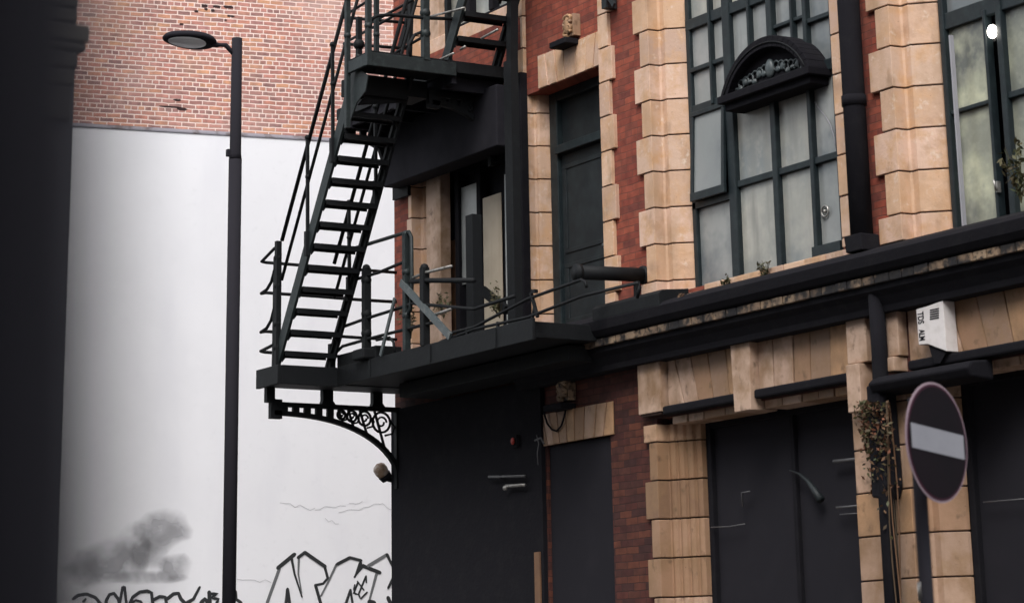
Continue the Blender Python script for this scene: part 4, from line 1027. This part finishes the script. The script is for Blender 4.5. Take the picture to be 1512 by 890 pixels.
# ================================================================== STREET LAMP
lb = at_depth(338, 890, 28.2); LX, LYy = lb.x, lb.y
dl_ = math.hypot(LX, LYy+15)
r_ = ray(350,57); ltop = 1.6 + r_.z*(dl_/math.hypot(r_.x, r_.y))
sl3 = thing('street_lamp', 'tall slim black street lamp with a flat oval head in front of the white wall', 'street lamp', (LX, LYy, 0))
def lz(py): r = ray(345, py); return 1.6 + r.z*(dl_/math.hypot(r.x, r.y))
b = MB(); b.tube([(LX,LYy,.0),(LX,LYy,1.2)], .10, 20); b.tube([(LX,LYy,1.2),(LX,LYy,lz(236))], .075, 20); b.tube([(LX,LYy,lz(236)-.001),(LX,LYy,lz(228)),(LX,LYy,ltop)], [.075,.066,.060], 20)
b.build('post', M['post'], sl3)
MB().box(LX-.06, LX+.0, LYy-.092, LYy-.05, lz(231), lz(221)).build('photocell', M['post'], sl3)
hdir = Vector((-.25, -1., 0)).normalized()
scale = .0076
hz = ltop-.03
arm0 = Vector((LX, LYy, lz(85))); arm1 = Vector((LX, LYy, 0))+hdir*.13+Vector((0,0,lz(68))); arm2 = Vector((LX,LYy,0))+hdir*.25+Vector((0,0,lz(68)))
b = MB(); b.tube([tuple(arm0), tuple(arm1), tuple(arm2)], [.028,.028,.022], 8); b.ball(tuple(arm2), .04, sc=(.8,1.6,.8)); b.build('arm', M['post'], sl3)
# head: flat oval, slightly tilted up at the tip
hc = Vector((LX,LYy,0))+hdir*.55+Vector((0,0,lz(63)))
tdir = (hdir+Vector((0,0,.06))).normalized(); sdir = Vector((0,0,1)).cross(tdir).normalized(); sdir = (sdir*math.cos(.26) - Vector((0,0,1))*math.sin(.26)*(1 if sdir.x < 0 else -1)).normalized(); udir = tdir.cross(sdir)
def oval(lx, ly, h0, h1, prof, name, m, parent, off=0.):
    b = MB(); n = 28; vs = []
    for (rr, h) in prof:
        for i in range(n):
            a = 2*math.pi*i/n; x = math.cos(a); y = math.sin(a)
            vs.append(tuple(hc + tdir*(x*lx*rr+off) + sdir*(y*ly*rr*(1-.12*x)) + udir*h))
    fs = [tuple(range(n))[::-1]]
    for k in range(len(prof)-1):
        for i in range(n): fs.append((k*n+i, k*n+(i+1) % n, (k+1)*n+(i+1) % n, (k+1)*n+i))
    fs.append(tuple((len(prof)-1)*n+i for i in range(n)))
    b.add(vs, fs, 0, True); return b.build(name, m, parent)
head = oval(.315, .175, 0, 0, [(.90,-.035), (1.,-.02), (1.,.0), (.93,.03), (.7,.05), (.3,.058)], 'lamp_head', M['post'], sl3)
oval(.315, .175, 0, 0, [(.66,-.045), (.70,-.040), (.70,-.034)], 'lens', M['lens'], head, off=.03)
MB().tube([tuple(hc+udir*.055), tuple(hc+udir*.085)], .03, 10).build('sensor', M['post'], head)

# ================================================================== NO ENTRY SIGN
sc_ = at_depth(1378.5, 653, 12.9); hd_ = Vector((-.33, .944, 0)).normalized(); nrm = Vector((hd_.y, -hd_.x, 0))
if nrm.dot(CAM-sc_) < 0: nrm = -nrm
ns = thing('no_entry_sign', 'round dark red no entry sign with a white bar on a black post', 'sign', (sc_.x, sc_.y, 0))
def disc(r, d0, d1, name, m, parent, n=56, sy=1.):
    b = MB(); vs = []
    for d in (d0, d1):
        for i in range(n):
            a = 2*math.pi*i/n; vs.append(tuple(sc_ + hd_*r*math.cos(a) + Vector((0,0,1))*r*sy*math.sin(a) + nrm*d))
    b.add(vs, [tuple(range(n)), tuple(range(2*n-1,n-1,-1))]+[(i, (i+1) % n, n+(i+1) % n, n+i) for i in range(n)]); return b.build(name, m, parent)
R_ = .296
dk_ = disc(R_, .0145, .0195, 'disc', M['signrim'], ns)
disc(R_*.965, .0205, .0225, 'border', M['signedge'], dk_)
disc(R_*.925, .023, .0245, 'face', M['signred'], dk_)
b = MB(); hw_, hh_ = R_*.85, .060; tilt = Vector((0,0,-.05))
b.add([tuple(sc_ + hd_*u*hw_ + Vector((0,0,v*hh_+.004)) + tilt*(u*.32) + nrm*d) for d in (.025,.027) for u, v in ((-1,-1),(1,-1),(1,1),(-1,1))], [(3,2,1,0),(4,5,6,7),(0,1,5,4),(1,2,6,5),(2,3,7,6),(3,0,4,7)])
b.build('white_bar', M['signwhite'], dk_)
pc = sc_ - nrm*.06 ; pc2 = at_depth(1371, 800, 12.98)
MB().tube([(pc2.x-nrm.x*.03, pc2.y-nrm.y*.03, 0), (pc2.x-nrm.x*.03, pc2.y-nrm.y*.03, sc_.z+R_*.8)], .034, 16).build('post', M['post'], ns)
kp = at_depth(1374, 872, 12.98)
cl = MB(); cl.tube([(kp.x-nrm.x*.03, kp.y-nrm.y*.03, kp.z-.045), (kp.x-nrm.x*.03, kp.y-nrm.y*.03, kp.z+.045)], .039, 16); cl.build('clamp_band', M['rubbed_glint'], ns)
st_ = MB(); kc = Vector((kp.x, kp.y, kp.z)) - nrm*.006
for i in range(6):
    st_.add([tuple(kc+hd_*(-.03+.008*i)+Vector((0,0,-.05+.018*((i*3) % 5)))+nrm*d) + () for d in (0,)] + [tuple(kc+hd_*(-.005+.008*i)+Vector((0,0,-.05+.018*((i*3) % 5)))), tuple(kc+hd_*(-.01+.008*i)+Vector((0,0,-.02+.018*((i*3) % 5))))], [(0,1,2)])
st_.build('torn_sticker', M['plastic'], ns, fix=False)

# ================================================================== NEAR POST (out of focus, left edge)
pt, pb2 = at_depth(126, 100, .42), at_depth(148, 800, .42)
f_ = Vector((-.855, .515, 0)); lft = Vector((-.515, -.855, 0))
np_ = MB(); e0 = pb2.copy()
vs = []
for z, ref in ((0., None), (1.55, at_depth(152, 890, .42)), (1.78, at_depth(118, 0, .42)), (2.9, None)):
    pass
zA, zB = at_depth(182,890,.33), at_depth(150,0,.33)
sl4 = ((zB-zA).dot(lft))/(zB.z-zA.z)          # the post leans slightly
def edge(z): return zA + lft*sl4*(z-zA.z) + Vector((0,0,z-zA.z))
for z in (0., 2.6):
    e = edge(z) if z > 1 else edge(z)
    e = Vector((e.x, e.y, z)); vs += [tuple(e), tuple(e+lft*.07), tuple(e+lft*.07-f_*.06), tuple(e-f_*.06)]
np_.add(vs, [(3,2,1,0),(4,5,6,7),(0,1,5,4),(1,2,6,5),(2,3,7,6),(3,0,4,7)])
npo = np_.build('near_post', M['post'], None, origin=(zA.x, zA.y, 0))
tag(npo, 'dark out-of-focus upright post close at the left edge', 'post')

# ================================================================== CAMERA, LIGHT, WORLD
cam = bpy.data.cameras.new('camera'); co = bpy.data.objects.new('camera', cam); C.objects.link(co)
right = Vector((AX.x, AY.x, AZ.x)); upv = Vector((AX.y, AY.y, AZ.y)); fwd = Vector((AX.z, AY.z, AZ.z))
mw = Matrix((( right.x, upv.x, -fwd.x, CAM.x), (right.y, upv.y, -fwd.y, CAM.y), (right.z, upv.z, -fwd.z, CAM.z), (0,0,0,1)))
co.matrix_world = mw
cam.sensor_width = 36; cam.sensor_fit = 'HORIZONTAL'; cam.lens = FL/1512*36
cam.shift_x = -(PP.x-756)/1512; cam.shift_y = (PP.y-445)/1512
cam.clip_start = .05; cam.clip_end = 1000
cam.dof.use_dof = True; cam.dof.focus_distance = 34.; cam.dof.aperture_fstop = cam.lens/1000/.021
bpy.context.scene.camera = co

w = bpy.data.worlds.new('World'); bpy.context.scene.world = w; w.use_nodes = True
N = w.node_tree.nodes; L = w.node_tree.links; bg = N['Background']
sky = N.new('ShaderNodeTexSky'); sky.sky_type = 'NISHITA'; sky.sun_disc = False
SE, SD = math.radians(50), Vector((.66, -.75, 0)).normalized()    # sun azimuth direction in plan
sky.sun_elevation = SE; sky.sun_rotation = math.atan2(SD.x, SD.y); sky.air_density = 1.2; sky.dust_density = 3.
hs_ = N.new('ShaderNodeHueSaturation'); hs_.inputs['Saturation'].default_value = .22
L.new(sky.outputs[0], hs_.inputs['Color']); L.new(hs_.outputs[0], bg.inputs['Color']); bg.inputs['Strength'].default_value = .15
sn = bpy.data.lights.new('sun', 'SUN'); sn.energy = .75; sn.angle = math.radians(22); sn.color = (1., .96, .91)
so = bpy.data.objects.new('sun', sn); C.objects.link(so)
dirv = Vector((SD.x*math.cos(SE), SD.y*math.cos(SE), math.sin(SE)))
so.rotation_euler = dirv.to_track_quat('Z', 'Y').to_euler(); so.location = (0, -20, 30)
sc = bpy.context.scene
sc.render.engine = 'CYCLES'; sc.render.resolution_x = 1024; sc.render.resolution_y = 602
sc.view_settings.view_transform = 'Standard'; sc.view_settings.look = 'None'; sc.view_settings.exposure = .90; sc.view_settings.gamma = 1
